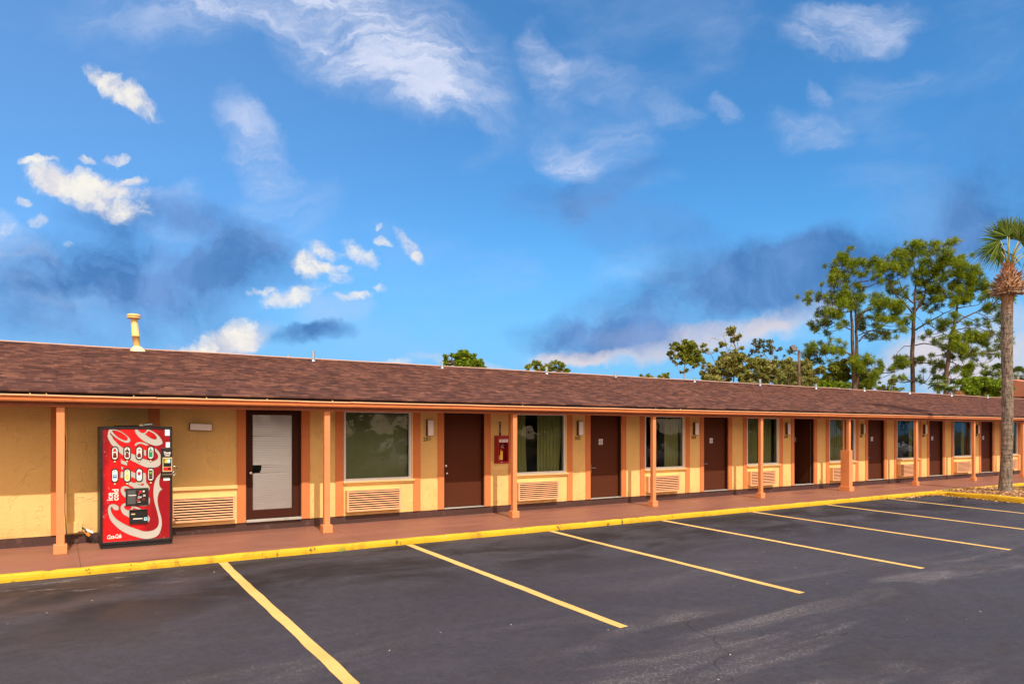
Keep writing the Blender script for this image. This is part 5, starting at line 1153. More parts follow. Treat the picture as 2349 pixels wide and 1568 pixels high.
T['scrub_tree'] = ((44.83, 37.00), [(-0.74,7.69,0.27),(-0.37,7.79,0.27),(0.0,7.9,0.27),(0.32,7.69,0.24),(0.8,7.79,0.24),(0.96,7.58,0.19),(-0.9,7.37,0.24),(-0.53,7.37,0.27),(-0.11,7.47,0.27),(0.42,7.37,0.27),(-1.17,7.05,0.27),(-0.74,6.94,0.27),(-0.32,6.84,0.29),(0.11,6.94,0.27),(0.53,7.05,0.21),(-1.43,6.73,0.27),(-1.81,6.62,0.21),(-2.07,7.05,0.13),(-1.38,6.31,0.27),(-1.81,6.2,0.27),(-0.96,6.46,0.27),(-0.37,6.36,0.32),(0.05,6.52,0.27),(0.42,6.62,0.27),(-2.23,5.93,0.21),(-1.43,5.93,0.27),(-0.9,5.93,0.21),(0.32,6.2,0.21),(-2.34,6.46,0.16),(-0.16,9.86,0.19),(-0.11,9.6,0.21),(0.32,9.17,0.19),(0.11,9.07,0.13),(-0.8,8.75,0.16),(-2.5,8.59,0.08),(-2.23,8.22,0.08),(-1.43,8.22,0.06),(0.53,8.38,0.08)], [[(0.03,5.35,0.07),(0.03,6.36,0.06),(-0.16,7.15,0.05),(-0.38,8.0,0.04),(-0.53,8.75,0.03),(-0.69,9.12,0.02),(-0.9,9.48,0.01)],[(-0.56,8.72,0.02),(-1.17,9.04,0.02),(-1.83,9.18,0.02),(-2.03,8.83,0.01)],[(-0.38,8.16,0.03),(-0.16,8.85,0.02),(-0.03,9.28,0.02),(-0.11,9.81,0.01)],[(-0.21,6.31,0.03),(-1.38,7.08,0.03),(-1.86,7.9,0.02),(-2.23,8.38,0.02),(-2.5,8.59,0.01)],[(-0.27,6.09,0.03),(-1.86,6.54,0.02),(-2.5,7.15,0.02),(-2.39,7.63,0.01)],[(-1.91,7.85,0.02),(-1.7,8.11,0.01),(-1.33,8.27,0.01)],[(-0.32,8.27,0.02),(0.05,8.32,0.01),(0.53,8.38,0.01)]])
T['sparse_tree'] = ((54.07, 41.00), [(-1.1,9.98,0.18),(-0.73,9.98,0.24),(-0.24,9.98,0.18),(0.12,9.98,0.18),(0.55,9.98,0.18),(-1.04,9.61,0.21),(-0.61,9.55,0.24),(-0.24,9.55,0.21),(0.24,9.55,0.21),(0.73,9.55,0.24),(1.04,9.24,0.21),(-1.22,9.18,0.21),(-0.73,9.18,0.18),(-0.18,9.12,0.21),(0.31,9.18,0.18),(0.67,9.0,0.18),(-1.35,8.81,0.15),(1.1,8.57,0.18),(-0.61,8.57,0.18)], [[(0.31,5.76,0.09),(0.43,7.35,0.06),(0.37,8.26,0.04),(-0.06,8.81,0.03),(-0.31,9.61,0.02)],[(0.43,7.35,0.03),(0.98,7.84,0.02),(1.16,8.08,0.01)],[(0.37,8.26,0.02),(0.61,8.94,0.02),(0.61,9.79,0.01)],[(-0.12,8.81,0.02),(-0.67,9.3,0.02),(-0.98,9.67,0.01)]])
T['ochre_tree'] = ((46.65, 36.00), [(-0.53,7.28,0.27),(-0.11,7.38,0.24),(0.27,7.28,0.21),(0.8,7.22,0.27),(1.22,7.28,0.27),(-0.75,6.96,0.24),(-0.27,6.85,0.27),(0.53,6.74,0.32),(1.01,6.74,0.27),(-1.07,6.37,0.27),(-0.53,6.21,0.32),(0.0,6.1,0.27),(0.53,6.21,0.27),(1.07,6.21,0.27),(-1.33,5.94,0.27),(-0.8,5.84,0.21)], [[(0.0,5.25,0.07),(0.11,6.1,0.05),(0.69,6.53,0.04),(1.38,7.17,0.03)],[(0.11,6.1,0.04),(0.53,6.85,0.03),(0.32,7.44,0.02)],[(0.0,5.84,0.03),(-0.53,6.64,0.02),(-0.75,7.17,0.02)]])
T['ochre_tree2'] = ((54.51, 39.00), [(-0.48,7.82,0.27),(-0.12,7.94,0.3),(0.3,7.82,0.3),(0.54,7.46,0.27),(0.0,7.4,0.33),(-0.42,7.22,0.3),(0.3,6.98,0.3),(-0.18,6.74,0.24),(-0.66,6.62,0.3),(0.42,6.5,0.24),(0.78,6.86,0.24)], [[(0.09,5.67,0.06),(0.06,6.86,0.05),(-0.06,7.52,0.03),(-0.06,7.88,0.02)],[(0.06,6.62,0.04),(-0.6,7.04,0.02)],[(0.06,6.92,0.03),(0.54,7.46,0.02)]])
T['ochre_tree3'] = ((54.17, 37.00), [(-0.29,7.68,0.29),(0.17,7.44,0.29),(-0.12,7.1,0.29),(0.29,6.86,0.29),(0.87,6.98,0.29),(1.33,7.1,0.29),(0.0,6.4,0.29),(0.58,6.52,0.29),(0.29,6.05,0.35)], [[(0.17,5.01,0.09),(0.17,6.23,0.07),(0.0,7.1,0.05)],[(0.17,5.94,0.05),(0.75,6.75,0.03)],[(0.17,5.65,0.05),(1.1,6.4,0.03),(1.45,6.98,0.02)]])
T['dark_bush_tree'] = ((66.53, 42.00), [(-1.85,6.81,0.41),(-0.68,8.04,0.41),(0.0,8.45,0.41),(0.55,8.59,0.41),(0.96,8.04,0.34),(0.14,7.63,0.41),(-0.55,6.95,0.41),(0.68,6.95,0.41),(-1.1,7.36,0.41),(1.23,7.5,0.34),(2.74,7.36,0.41),(3.29,7.22,0.34),(3.63,6.95,0.27),(3.08,6.67,0.41),(2.6,6.47,0.34)], [[(0.14,5.44,0.14),(0.0,7.02,0.1),(0.0,8.04,0.05)],[(0.0,6.67,0.08),(-0.82,7.5,0.05),(-1.37,7.91,0.03)],[(0.14,6.33,0.08),(1.1,7.36,0.05)],[(0.68,5.99,0.08),(2.74,6.81,0.05)]])
T['bright_bush'] = ((49.10, 31.00), [(-0.81,5.26,0.25),(-0.2,5.26,0.25),(0.51,5.26,0.25),(0.3,5.41,0.2),(-1.26,5.21,0.2),(0.81,5.11,0.2)], [[(0.0,4.4,0.08),(0.0,5.11,0.05)],[(0.0,4.65,0.05),(-0.61,5.16,0.03)],[(0.0,4.65,0.05),(0.51,5.21,0.03)]])
T['dense_tree'] = ((16.68, 30.00), [(-0.14,5.68,0.17),(0.1,5.64,0.17),(-0.31,5.51,0.15),(-0.51,5.51,0.12),(-0.82,5.44,0.12),(-0.92,5.27,0.12),(-0.07,5.4,0.2),(0.31,5.51,0.17),(0.44,5.37,0.17),(0.2,5.23,0.2),(-0.14,5.13,0.2),(-0.48,5.23,0.15),(-0.72,5.17,0.15),(-0.92,5.06,0.12),(0.51,5.13,0.19),(0.72,5.2,0.14),(0.82,5.03,0.14),(-0.34,5.0,0.14),(0.31,5.0,0.17),(0.92,4.93,0.09),(0.03,4.89,0.17),(0.58,4.89,0.17)], [[(0.0,4.42,0.05),(-0.02,5.0,0.03),(-0.03,5.4,0.02)],[(0.0,4.65,0.03),(-0.51,5.17,0.02)],[(0.0,4.65,0.03),(0.44,5.1,0.02)]])
T['low_tree'] = ((26.23, 36.00), [(-1.33,5.94,0.16),(-1.46,5.85,0.11),(-0.97,6.2,0.16),(-0.71,6.2,0.16),(-0.89,5.94,0.13),(-0.49,5.89,0.13),(-0.22,5.98,0.13),(0.18,6.11,0.18),(0.53,6.16,0.18),(0.75,6.02,0.2),(0.27,5.85,0.18),(0.62,5.76,0.2),(0.97,5.63,0.16),(-0.04,5.76,0.16),(1.15,5.63,0.09),(-0.75,5.71,0.13),(-1.02,6.02,0.09),(-0.44,5.71,0.13),(0.0,5.58,0.13)], [[(0.0,5.01,0.07),(-0.04,5.58,0.04),(-0.22,5.94,0.02)],[(0.0,5.27,0.04),(-0.62,5.67,0.03),(-0.89,6.11,0.01)],[(0.0,5.27,0.04),(0.44,5.71,0.03),(0.66,6.07,0.01)],[(-0.62,5.63,0.02),(-1.33,5.89,0.01)]])
T['low_tree2'] = ((39.60, 40.00), [(-0.9,6.17,0.18),(-1.21,6.23,0.16),(-0.53,6.07,0.16),(0.48,6.17,0.26),(0.79,6.07,0.16),(0.16,6.12,0.16),(-0.74,6.07,0.16)], [[(-0.11,5.22,0.06),(-0.11,5.96,0.04),(-0.74,6.17,0.02)],[(-0.11,5.91,0.03),(0.48,6.12,0.02)]])
T['sapling'] = ((55.06, 30.00), [(-0.68,5.13,0.26),(-0.09,5.64,0.21),(0.43,5.04,0.26),(0.09,5.9,0.17),(-0.85,5.3,0.13),(-0.26,5.04,0.26)], [[(0.0,4.1,0.06),(0.0,5.13,0.03),(-0.04,5.81,0.02)],[(0.0,4.44,0.03),(-0.68,5.21,0.02)],[(0.0,4.44,0.03),(0.43,5.13,0.02)]])
T['feathery_bush'] = ((62.47, 27.00), [(-1.32,5.66,0.44),(-0.7,5.74,0.44),(-0.09,5.57,0.48),(0.53,5.66,0.44),(1.05,5.48,0.44),(-1.49,5.13,0.4),(-0.88,5.13,0.48),(-0.18,5.04,0.48),(0.44,5.04,0.48),(1.05,4.95,0.44),(1.58,5.22,0.44),(1.49,5.74,0.35),(0.18,6.01,0.26),(-0.79,6.01,0.26)], [[(0.0,3.72,0.14),(0.0,4.87,0.09),(-0.26,5.66,0.04)],[(0.0,4.51,0.08),(1.05,5.48,0.04)],[(0.0,4.51,0.08),(-1.14,5.48,0.04)]])
PALMS.append((64.19, 31.00, 6.23, 0.85))
PALMS.append((71.16, 33.00, 6.21, 0.77))
PALMS.append((78.41, 33.00, 7.23, 1.09))
PALMS.append((87.86, 36.00, 8.66, 1.09))
PALMS.append((92.46, 36.00, 8.38, 1.25))
# pole 47.49 33 top 8.029389702090254 w 0.1795235119095879 lamp dx -0.4718903741623454 z 8.131961158005137 arm z 7.696032470366884
def bark(name, c1, c2, sc_=6):
    t = NT(name); co = t.co(scale=(1, 1, .35))
    v = t.noise(co, sc_, 7, .7); c = t.mix(t.mr(v, .35, .65), c1, c2)
    t.bsdf(c, .9, 0, t.bump(t.noise(co, sc_ * 2.5, 6, .7), .9, .03), .1); return t.m
M['pine_bark'] = bark('pine_bark', (0.045, 0.030, 0.024), (0.19, 0.125, 0.09)); M['pale_bark'] = bark('pale_bark', (0.16, 0.13, 0.10), (0.42, 0.36, 0.28))
def foliage(name, cols, tr=.35):
    t = NT(name); g = t.n('ShaderNodeNewGeometry'); cr = t.n('ShaderNodeValToRGB')
    big = t.noise(t.co(), .55, 4, .6)
    f = t.math('ADD', t.math('MULTIPLY', g.outputs['Random Per Island'], .55), t.math('MULTIPLY', t.mr(big, .3, .7), .45)); t.set(cr, 0, f)
    e = cr.color_ramp; e.elements[0].color = (*cols[0], 1); e.elements[1].color = (*cols[-1], 1)
    for i, c in enumerate(cols[1:-1]): x = e.elements.new((i + 1) / (len(cols) - 1)); x.color = (*c, 1)
    d = t.n('ShaderNodeBsdfDiffuse'); s = t.n('ShaderNodeBsdfTranslucent'); t.set(d, 0, cr.outputs[0]); t.set(s, 0, cr.outputs[0])
    mx = t.n('ShaderNodeMixShader'); mx.inputs[0].default_value = tr; t.set(mx, 1, d.outputs[0]); t.set(mx, 2, s.outputs[0])
    t.t.links.new(mx.outputs[0], t.o.inputs[0]); return t.m
M['needles'] = foliage('pine_needles', [(0.04, 0.07, 0.008), (0.13, 0.20, 0.015), (0.27, 0.34, 0.03), (0.42, 0.45, 0.07)])
M['needles_dark'] = foliage('dark_needles', [(0.020, 0.042, 0.012), (0.055, 0.095, 0.022), (0.11, 0.16, 0.035)])
M['leaf_olive'] = foliage('olive_leaves', [(0.06, 0.085, 0.012), (0.19, 0.23, 0.03), (0.38, 0.37, 0.08)])
M['leaf_ochre'] = foliage('ochre_leaves', [(0.07, 0.09, 0.02), (0.20, 0.23, 0.05), (0.38, 0.35, 0.13), (0.17, 0.25, 0.04)])
M['leaf_bright'] = foliage('bright_leaves', [(0.07, 0.11, 0.01), (0.17, 0.26, 0.02), (0.30, 0.40, 0.05)])
M['leaf_grey'] = foliage('grey_green_leaves', [(0.05, 0.065, 0.03), (0.13, 0.15, 0.07), (0.24, 0.22, 0.13)])
M['frond'] = foliage('palm_fronds', [(0.03, 0.065, 0.012), (0.09, 0.15, 0.025), (0.27, 0.31, 0.10)], .25)
def rdir(r):
    while True:
        v = Vector((r.uniform(-1, 1), r.uniform(-1, 1), r.uniform(-1, 1)))
        if .05 < v.length < 1: return v.normalized()
def tuft(b, p, r, n, L, w, up=.35):
    ax = (rdir(r) + Vector((0, 0, up))).normalized()
    for _ in range(n):
        d = (ax * r.uniform(.0, 1.0) + rdir(r) * .9).normalized(); s = d.cross(rdir(r)).normalized() * w; l = L * r.uniform(.6, 1.1)
        q = p + d * l * .5; q.z -= l * .05
        b.add([p - s * .4, q - s, p + d * l, q + s], [(0, 1, 2, 3)])
def leafclump(b, c, rad, r, n, size, flat=.8):
    for _ in range(n):
        v = rdir(r) * rad * (r.random() ** .45); v.z *= flat; p = c + v
        d = rdir(r); s = d.cross(rdir(r)).normalized(); L = size * r.uniform(.6, 1.3); d *= L; s *= L * .38
        b.add([p - d, p + s, p + d, p - s], [(0, 1, 2, 3)])
def make_tree(key, name, label, cat, kind, leafm, barkm, seed, group=None, dens=1.0, size=.2, spread=.6):
    (X, Y), clumps, limbs = T[key]; r = random.Random(seed)
    o = thing(name, label, cat, (X, Y, -.14), -R(33), group)
    tr = MB(); segs = []
    cx = sum(c[0] for c in clumps) / len(clumps); half = max(abs(c[0] - cx) for c in clumps) + .1
    for li, l in enumerate(limbs):
        sw = 0 if li == 0 else r.uniform(-.5, .5) * half * spread
        pts = []; n = len(l)
        for i, p in enumerate(l):
            y = sw * (i / max(1, n - 1)) if li else 0
            pts.append(Vector((p[0] + .03 * r.uniform(-1, 1), y, p[1] + .14)))
        if li == 0: pts[0].z = min(pts[0].z, 0.0); pts.insert(0, Vector((pts[0].x, 0, -.1))); rad = [l[0][2]] + [p[2] for p in l]
        else: rad = [p[2] for p in l]
        # subdivide a little with kinks
        P2 = []; R2 = []
        for i in range(len(pts) - 1):
            for q in range(3):
                t_ = q / 3; v = pts[i].lerp(pts[i + 1], t_); k = .12 * (pts[i + 1] - pts[i]).length * .25
                if q: v = v + Vector((r.uniform(-k, k), r.uniform(-k, k), r.uniform(-k, k)))
                P2.append(v); R2.append(rad[i] + (rad[i + 1] - rad[i]) * t_)
        P2.append(pts[-1]); R2.append(rad[-1]); tr.tube(P2, [max(.012, a) for a in R2], 7)
        segs += list(zip(P2, R2))
    cb = MB()
    extra = []
    for (x, z, rad) in clumps:
        for _ in range(1 if kind == 'pine' else 4 if 'low' not in key and 'dense' not in key and 'round' not in key and 'sparse' not in key else 1):
            a = r.uniform(0, 6.283); q = rad * r.uniform(.8, 1.5); extra.append((x + math.cos(a) * q, z + math.sin(a) * q * .8, rad * r.uniform(.35, .7)))
    for (x, z, rad) in list(clumps) + extra:
        y = r.uniform(-1, 1) * half * spread * (.4 + .6 * min(1, abs(x - cx) / half))
        c = Vector((x, y, z + .14))
        # twig from the nearest limb point that is lower or level
        best = min(segs, key=lambda s_: (s_[0] - c).length + (1.5 if s_[0].z > c.z + .3 else 0))
        a = best[0]; mid = a.lerp(c, .5) + Vector((r.uniform(-.1, .1), r.uniform(-.1, .1), -.08 * (c - a).length))
        tr.tube([a, mid, c], [min(best[1], .045), .028, .012], 5, cap=False)
        for _ in range(3):
            tr.tube([c.lerp(mid, .3), c + rdir(r) * rad * .8], [.014, .006], 4, cap=False)
        if kind == 'pine':
            n = max(5, int(21 * dens * (rad / .45) ** 1.5))
            for _ in range(n):
                v = rdir(r) * rad * (r.random() ** .45) * 1.12; v.z *= .8
                tuft(cb, c + v, r, 17, .42, .020)
        elif kind == 'leaf': leafclump(cb, c, rad * 1.15, r, max(24, int(210 * dens * (rad / .4) ** 1.5)), size)
    tr.build('trunk', M[barkm], o, smooth=True); cb.build('crown', M[leafm], o)
    return o
PG = 'tall pines behind the motel'
make_tree('pine_a', 'pine_tree', 'tall twin trunked pine, leftmost of the three high pines behind the roof', 'pine tree', 'pine', 'needles', 'pine_bark', 1, PG)
make_tree('pine_b', 'pine_tree', 'tallest pine, middle of three, with a bare forked trunk and long drooping boughs', 'pine tree', 'pine', 'needles', 'pine_bark', 2, PG)
make_tree('pine_c', 'pine_tree', 'leaning broad pine nearest the palm, rightmost of the three high pines', 'pine tree', 'pine', 'needles', 'pine_bark', 3, PG)
make_tree('dark_bush_tree', 'broadleaf_tree', 'dark green leafy tree standing around the foot of the twin trunked pine', 'tree', 'leaf', 'leaf_olive', 'pale_bark', 4, None, 1.2, .19)
make_tree('round_tree', 'broadleaf_tree', 'small round olive green tree standing clear above the roof ridge', 'tree', 'leaf', 'leaf_olive', 'pale_bark', 5, None, 1.5, .11)
make_tree('scrub_tree', 'broadleaf_tree', 'ragged half bare tree with a thin crooked leader above its crown', 'tree', 'leaf', 'leaf_ochre', 'pale_bark', 6, None, 1.1, .17)
make_tree('sparse_tree', 'broadleaf_tree', 'thin grey green tree with see-through crown left of the floodlight pole', 'tree', 'leaf', 'leaf_grey', 'pale_bark', 7, None, .55, .13)
OG = 'ochre leaved trees behind the ridge'
make_tree('ochre_tree', 'broadleaf_tree', 'wide ochre and green tree below the thin grey green crown', 'tree', 'leaf', 'leaf_ochre', 'pale_bark', 8, OG, 1.2, .18)
make_tree('ochre_tree2', 'broadleaf_tree', 'rounded ochre tree just left of the floodlight pole', 'tree', 'leaf', 'leaf_ochre', 'pale_bark', 9, OG, 1.2, .17)
make_tree('ochre_tree3', 'broadleaf_tree', 'loose ochre tree just right of the floodlight pole', 'tree', 'leaf', 'leaf_ochre', 'pale_bark', 10, OG, 1.1, .18)
make_tree('bright_bush', 'shrub', 'bright green shrub just showing over the ridge beneath the twin trunked pine', 'shrub', 'leaf', 'leaf_bright', 'pale_bark', 11, None, .9, .14)
make_tree('dense_tree', 'broadleaf_tree', 'dense bright green domed tree behind the ridge near the middle', 'tree', 'leaf', 'leaf_bright', 'pale_bark', 12, None, 1.9, .10, .5)
make_tree('low_tree', 'broadleaf_tree', 'low uneven olive tree top behind the ridge between two vent pipes', 'tree', 'leaf', 'leaf_olive', 'pale_bark', 13, None, 1.0, .12)
make_tree('low_tree2', 'shrub', 'barely visible shrub tops behind the ridge left of the round tree', 'shrub', 'leaf', 'leaf_olive', 'pale_bark', 14, None, 1.0, .12)
make_tree('sapling', 'shrub', 'small yellow green sapling showing at the ridge left of the middle pine', 'shrub', 'leaf', 'leaf_olive', 'pale_bark', 15, None, .7, .12)
make_tree('feathery_bush', 'shrub', 'fresh green feathery shrub behind the ridge left of the palm trunk', 'shrub', 'leaf', 'leaf_bright', 'pale_bark', 16, None, 1.2, .14)

# palms -------------------------------------------------------------
def fan(b, base, d, up, Rr, r, n=30, span=230, droop=.25, w=.020):
    """costapalmate leaf: narrow folded segments round the end of a stalk"""
    d = d.normalized(); side = d.cross(up).normalized(); nrm = side.cross(d).normalized()
    for i in range(n):
        a = R(-span / 2 + span * i / (n - 1)) + r.uniform(-.04, .04)
        v = (d * math.cos(a) + side * math.sin(a) + nrm * r.uniform(-.10, .10)).normalized()
        L = Rr * (.72 + .28 * math.cos(a * .5)) * r.uniform(.88, 1.06); s = v.cross(nrm).normalized()
        pts = []; 
        for q, t_ in enumerate((.03, .35, .62, .82, 1.0)):
            p = base + v * L * t_ - Vector((0, 0, 1)) * droop * L * t_ ** 3 ; ww = (w * .5, w * 1.1, w, w * .55, .002)[q]
            pts.append((p - s * ww, p + nrm * ww * .6, p + s * ww))
        vs = [tuple(x) for tri in pts for x in tri]
        b.add(vs, [(3*q+j, 3*q+j+1, 3*q+j+4, 3*q+j+3) for q in range(4) for j in range(2)])
def small_palm(X, Y, H, Rr, seed, label):
    r = random.Random(seed); o = thing('palm_tree', label, 'palm tree', (X, Y, -.14), 0, 'small fan palms behind the motel')
    H += .14
    MB().tube([(0, 0, 0), (.05, .02, H * .5), (0, 0, H - .2)], [.17, .14, .15], 9).build('trunk', M['pale_bark'], o, smooth=True)
    b = MB(); st = MB()
    for i in range(22):
        az = r.uniform(0, 6.283); el = R(r.uniform(-45, 80)); v = Vector((math.cos(az) * math.cos(el), math.sin(az) * math.cos(el), math.sin(el)))
        p0 = Vector((0, 0, H - .2)); p1 = p0 + v * Rr * .55
        st.tube([p0, p1], [.018, .01], 4, cap=False); fan(b, p1, (v + Vector((0, 0, -.25))), Vector((0, 0, 1)) if abs(el) < 1.2 else Vector((1, 0, 0)), Rr * .62, r, 20, 220, .3, .03)
    st.build('stalks', M['leaf_olive'], o); b.build('fronds', M['frond'], o)
PL = ['small fan palm behind the ridge between the middle and right pines', 'small fan palm behind the ridge right of the leaning pine', 'fan palm with old orange stalks left of the tall palm trunk', 'higher fan palm crown close behind the tall palm trunk', 'fan palm showing right of the tall palm trunk']
for i, (X, Y, H, Rr) in enumerate(PALMS): small_palm(X, Y, H, Rr, 40 + i, PL[i])

# the tall cabbage palm on the island --------------------------------
PX, PY = 24.87, 10.03
pm = thing('cabbage_palm', 'tall cabbage palm with ball of cut stalks, growing in the leafy kerbed island', 'palm tree', (PX, PY, -.05), -R(33))
b = MB(); vs = []; nz_, ns = 120, 20; H = 6.2
for j in range(nz_ + 1):
    z = H * j / nz_; t_ = z / H
    rad = .165 + .05 * math.exp(-z / .25) - .012 * math.sin(t_ * 3.1) + .006 * noise.noise((z * 1.3, 0, 3)) + .0045 * math.sin(z * 42 + 3 * noise.noise((z, 1, 1)))
    ox = .10 * t_ + .035 * math.sin(t_ * 5.2)
    for q in range(ns):
        a = q / ns * 6.2832; rr = rad + .006 * noise.noise((math.cos(a) * 3, math.sin(a) * 3, z * 9))
        vs.append((ox + rr * math.cos(a), rr * math.sin(a), z))
b.add(vs, [(j*ns+q, j*ns+(q+1) % ns, (j+1)*ns+(q+1) % ns, (j+1)*ns+q) for j in range(nz_) for q in range(ns)])
t = NT('palm_trunk_bark'); co = t.co(); X_, Y_, Z_ = t.sep(co)
v1 = t.noise(t.co(scale=(3.2, 3.2, .9)), 5, 7, .7, .8); rings = t.noise(t.co(scale=(.6, .6, 9)), 3, 5, .6)
c = t.mix(t.mr(v1, .36, .64), (0.055, 0.045, 0.038), (0.34, 0.28, 0.23)); c = t.mix(t.mr(rings, .5, .68, 0, .6), c, (0.07, 0.052, 0.042))
c = t.mix(t.mr(Z_, 5.5, 6.2, 0, .6), c, t.mix(v1, (0.30, 0.11, 0.045), (0.42, 0.20, 0.09)))
t.bsdf(c, .95, 0, t.bump(t.math('ADD', v1, rings), 1.0, .03), .1); M['palm_bark'] = t.m
b.build('trunk', M['palm_bark'], pm, smooth=True)
# ball of old leaf bases
r = random.Random(77); b = MB(); HB = H - .05; hx = .10
core = MB().lathe([(.15, 0), (.34, .05), (.40, .20), (.37, .36), (.27, .55), (.16, .74), (.09, .88)], 16, (hx, 0, HB)); core.build('boot_core', M['palm_bark'], pm)
for lv in range(15):
    zz = HB + .03 + lv * .062; rad = (.36, .41, .44, .44, .43, .41, .38, .34, .30, .25, .21, .17, .14, .12, .10)[lv]; n = 18 if lv < 9 else 9
    for q in range(n):
        a = (q + .5 * (lv % 2)) / n * 6.283 + r.uniform(-.15, .15); out = Vector((math.cos(a), math.sin(a), 0)); tan = Vector((-math.sin(a), math.cos(a), 0))
        elev = (-.15, .05, .2, .4, .6, .8, .95, 1.05, 1.15, 1.3, 1.4, 1.5, 1.6, 1.7, 1.8)[lv] + r.uniform(-.12, .12)
        d = (out + Vector((0, 0, elev)) + tan * r.uniform(-.45, .45)).normalized(); L = r.uniform(.13, .24) * (1.1 if lv < 9 else .8); w = r.uniform(.022, .038)
        p0 = Vector((hx, 0, zz)) + out * (rad * .72); up = d.cross(tan).normalized()
        p1 = p0 + d * L
        vs = [p0 - tan * w, p0 + tan * w, p0 + up * .025, p1 - tan * w * .62, p1 + tan * w * .62, p1 + up * .018]
        b.add(vs, [(0, 1, 4, 3), (1, 2, 5, 4), (2, 0, 3, 5), (3, 4, 5)])
for q in range(16):      # collar of long dead stalks
    a = q / 16 * 6.283 + r.uniform(-.2, .2); out = Vector((math.cos(a), math.sin(a), 0)); tan = Vector((-math.sin(a), math.cos(a), 0)) * r.choice((-1, 1))
    p0 = Vector((hx, 0, HB + .05)) + out * .24; p1 = p0 + out * .16 + tan * r.uniform(.15, .3) + Vector((0, 0, r.uniform(-.06, .02)))
    b.tube([p0, p0.lerp(p1, .6) + out * .05, p1], [.030, .024, .014], 5)
t = NT('cut_stalks'); g = t.n('ShaderNodeNewGeometry'); c = t.mix(g.outputs['Random Per Island'], (0.10, 0.065, 0.045), (0.50, 0.40, 0.31))
X_, Y_, Z_ = t.sep(t.co()); c = t.mix(t.mr(Z_, 6.62, 6.9, 0, .6), c, (0.50, 0.20, 0.07)); t.bsdf(c, .9, 0, t.bump(t.noise(t.co(scale=(1, 1, .3)), 50, 4), .6, .006), .1); M['stalks'] = t.m
b.build('leaf_bases', M['stalks'], pm)
t = NT('green_stalk'); t.bsdf(t.mix(t.noise(t.co(), 6), (0.20, 0.26, 0.05), (0.38, 0.30, 0.10)), .5); M['petiole'] = t.m
HC = HB + .80
def leaf(px, py, pz, dx, dy, dz_, Rr, n=34, span=230, droop=.22, seed=0):
    rr = random.Random(seed); p0 = Vector((hx + .05 * px, .04 * py, HC)); p1 = Vector((hx + px, py, HC + pz)); mid = p0.lerp(p1, .5) + Vector((-.10 * px, 0, .06 + .05 * abs(px)))
    MB().tube([p0, mid, p1], [.026, .018, .013], 6).build('leaf_stalk', M['petiole'], pm, smooth=True)
    f_ = MB(); d = Vector((dx, dy, dz_)); up = Vector((0, -1, .15)) if abs(dz_) > .5 or True else Vector((0, 0, 1))
    fan(f_, p1, d, up + Vector((0, 0, .01)), Rr, rr, n, span, droop, .017); f_.build('fan_leaf', M['frond'], pm)
leaf(-.28, -.05, .88, -.85, -.1, .75, .86, 40, 210, .18, 1)       # big upper left
leaf(-.12, .15, .60, -1, .2, -.25, .62, 34, 200, .25, 2)           # lower left
leaf(.02, -.02, 1.05, .12, 0, 1, .66, 30, 110, .04, 3)             # upright spear
leaf(.08, .1, .98, .35, .1, 1, .72, 26, 120, .06, 4)
leaf(.50, -.05, .86, .65, -.1, .8, .92, 42, 230, .18, 5)           # big right
leaf(.72, .1, .62, 1, .1, -.15, .80, 36, 220, .3, 6)               # lower right
leaf(.22, .45, .70, .3, 1, .25, .7, 30, 220, .25, 7)
leaf(-.20, .45, .75, -.4, 1, .4, .7, 30, 220, .25, 8)
leaf(.15, -.30, .78, .4, -.9, .5, .55, 26, 190, .25, 9)
leaf(.95, .0, .55, .8, .0, -.5, .62, 28, 200, .35, 10)
leaf(.30, -.12, .98, .45, -.2, 1, .70, 34, 170, .10, 11)
leaf(-.10, -.10, 1.0, -.3, -.1, 1, .68, 30, 140, .08, 12)
rk = MB().lathe([(.02, 0), (.16, .01), (.17, .05), (.10, .10), (.02, .11)], 9); rk.v = [(a * 1.3 * (1 + .2 * noise.noise((a * 9, b_ * 9, c_ * 9))), b_, c_) for (a, b_, c_) in rk.v]
ro = rk.build('stone', M['mortar']); ro.location = (25.75, 9.65, -.10); tag(ro, 'pale flat stone lying in the leaf litter right of the palm trunk', 'stone')

M['car_glass0'] = paint('grey_flood_glass', (0.10, 0.10, 0.11), .15, .1)
# floodlight pole behind the roof ------------------------------------
fp = thing('floodlight_pole', 'weathered wooden pole with a square floodlight behind the roof among the ochre trees', 'light pole', (47.49, 33, -.14), -R(33))
MB().tube([(0, 0, 0), (.01, 0, 4), (-.01, 0, 8.17)], [.13, .11, .095], 10).build('pole', M['pine_bark'], fp, smooth=True)
MB().tube([(-.08, 0, 7.84), (-.34, -.05, 7.84), (-.36, -.05, 8.02)], .025, 8).build('bracket', M['lamp_frame'], fp)
hd = MB().box(-.20, .20, -.10, .10, -.24, .24).build('lamp_head', M['lamp_frame'], fp, bevel=.02, loc=(-.47, -.08, 8.28)); hd.rotation_euler = (R(-25), R(-14), R(20))
MB().box(-.15, .15, -.106, -.1005, -.19, .19).build('lens', M['car_glass0'], hd)

# overhead cables far behind -----------------------------------------
wire = MB().tube([(52 + 4.5 * i, 56 - .2 * i, 7.4 - .9 * math.sin(math.pi * i / 12)) for i in range(13)], .022, 5).build('cable', M['black']); tag(wire, 'thin sagging overhead cable crossing behind the pines', 'cable')
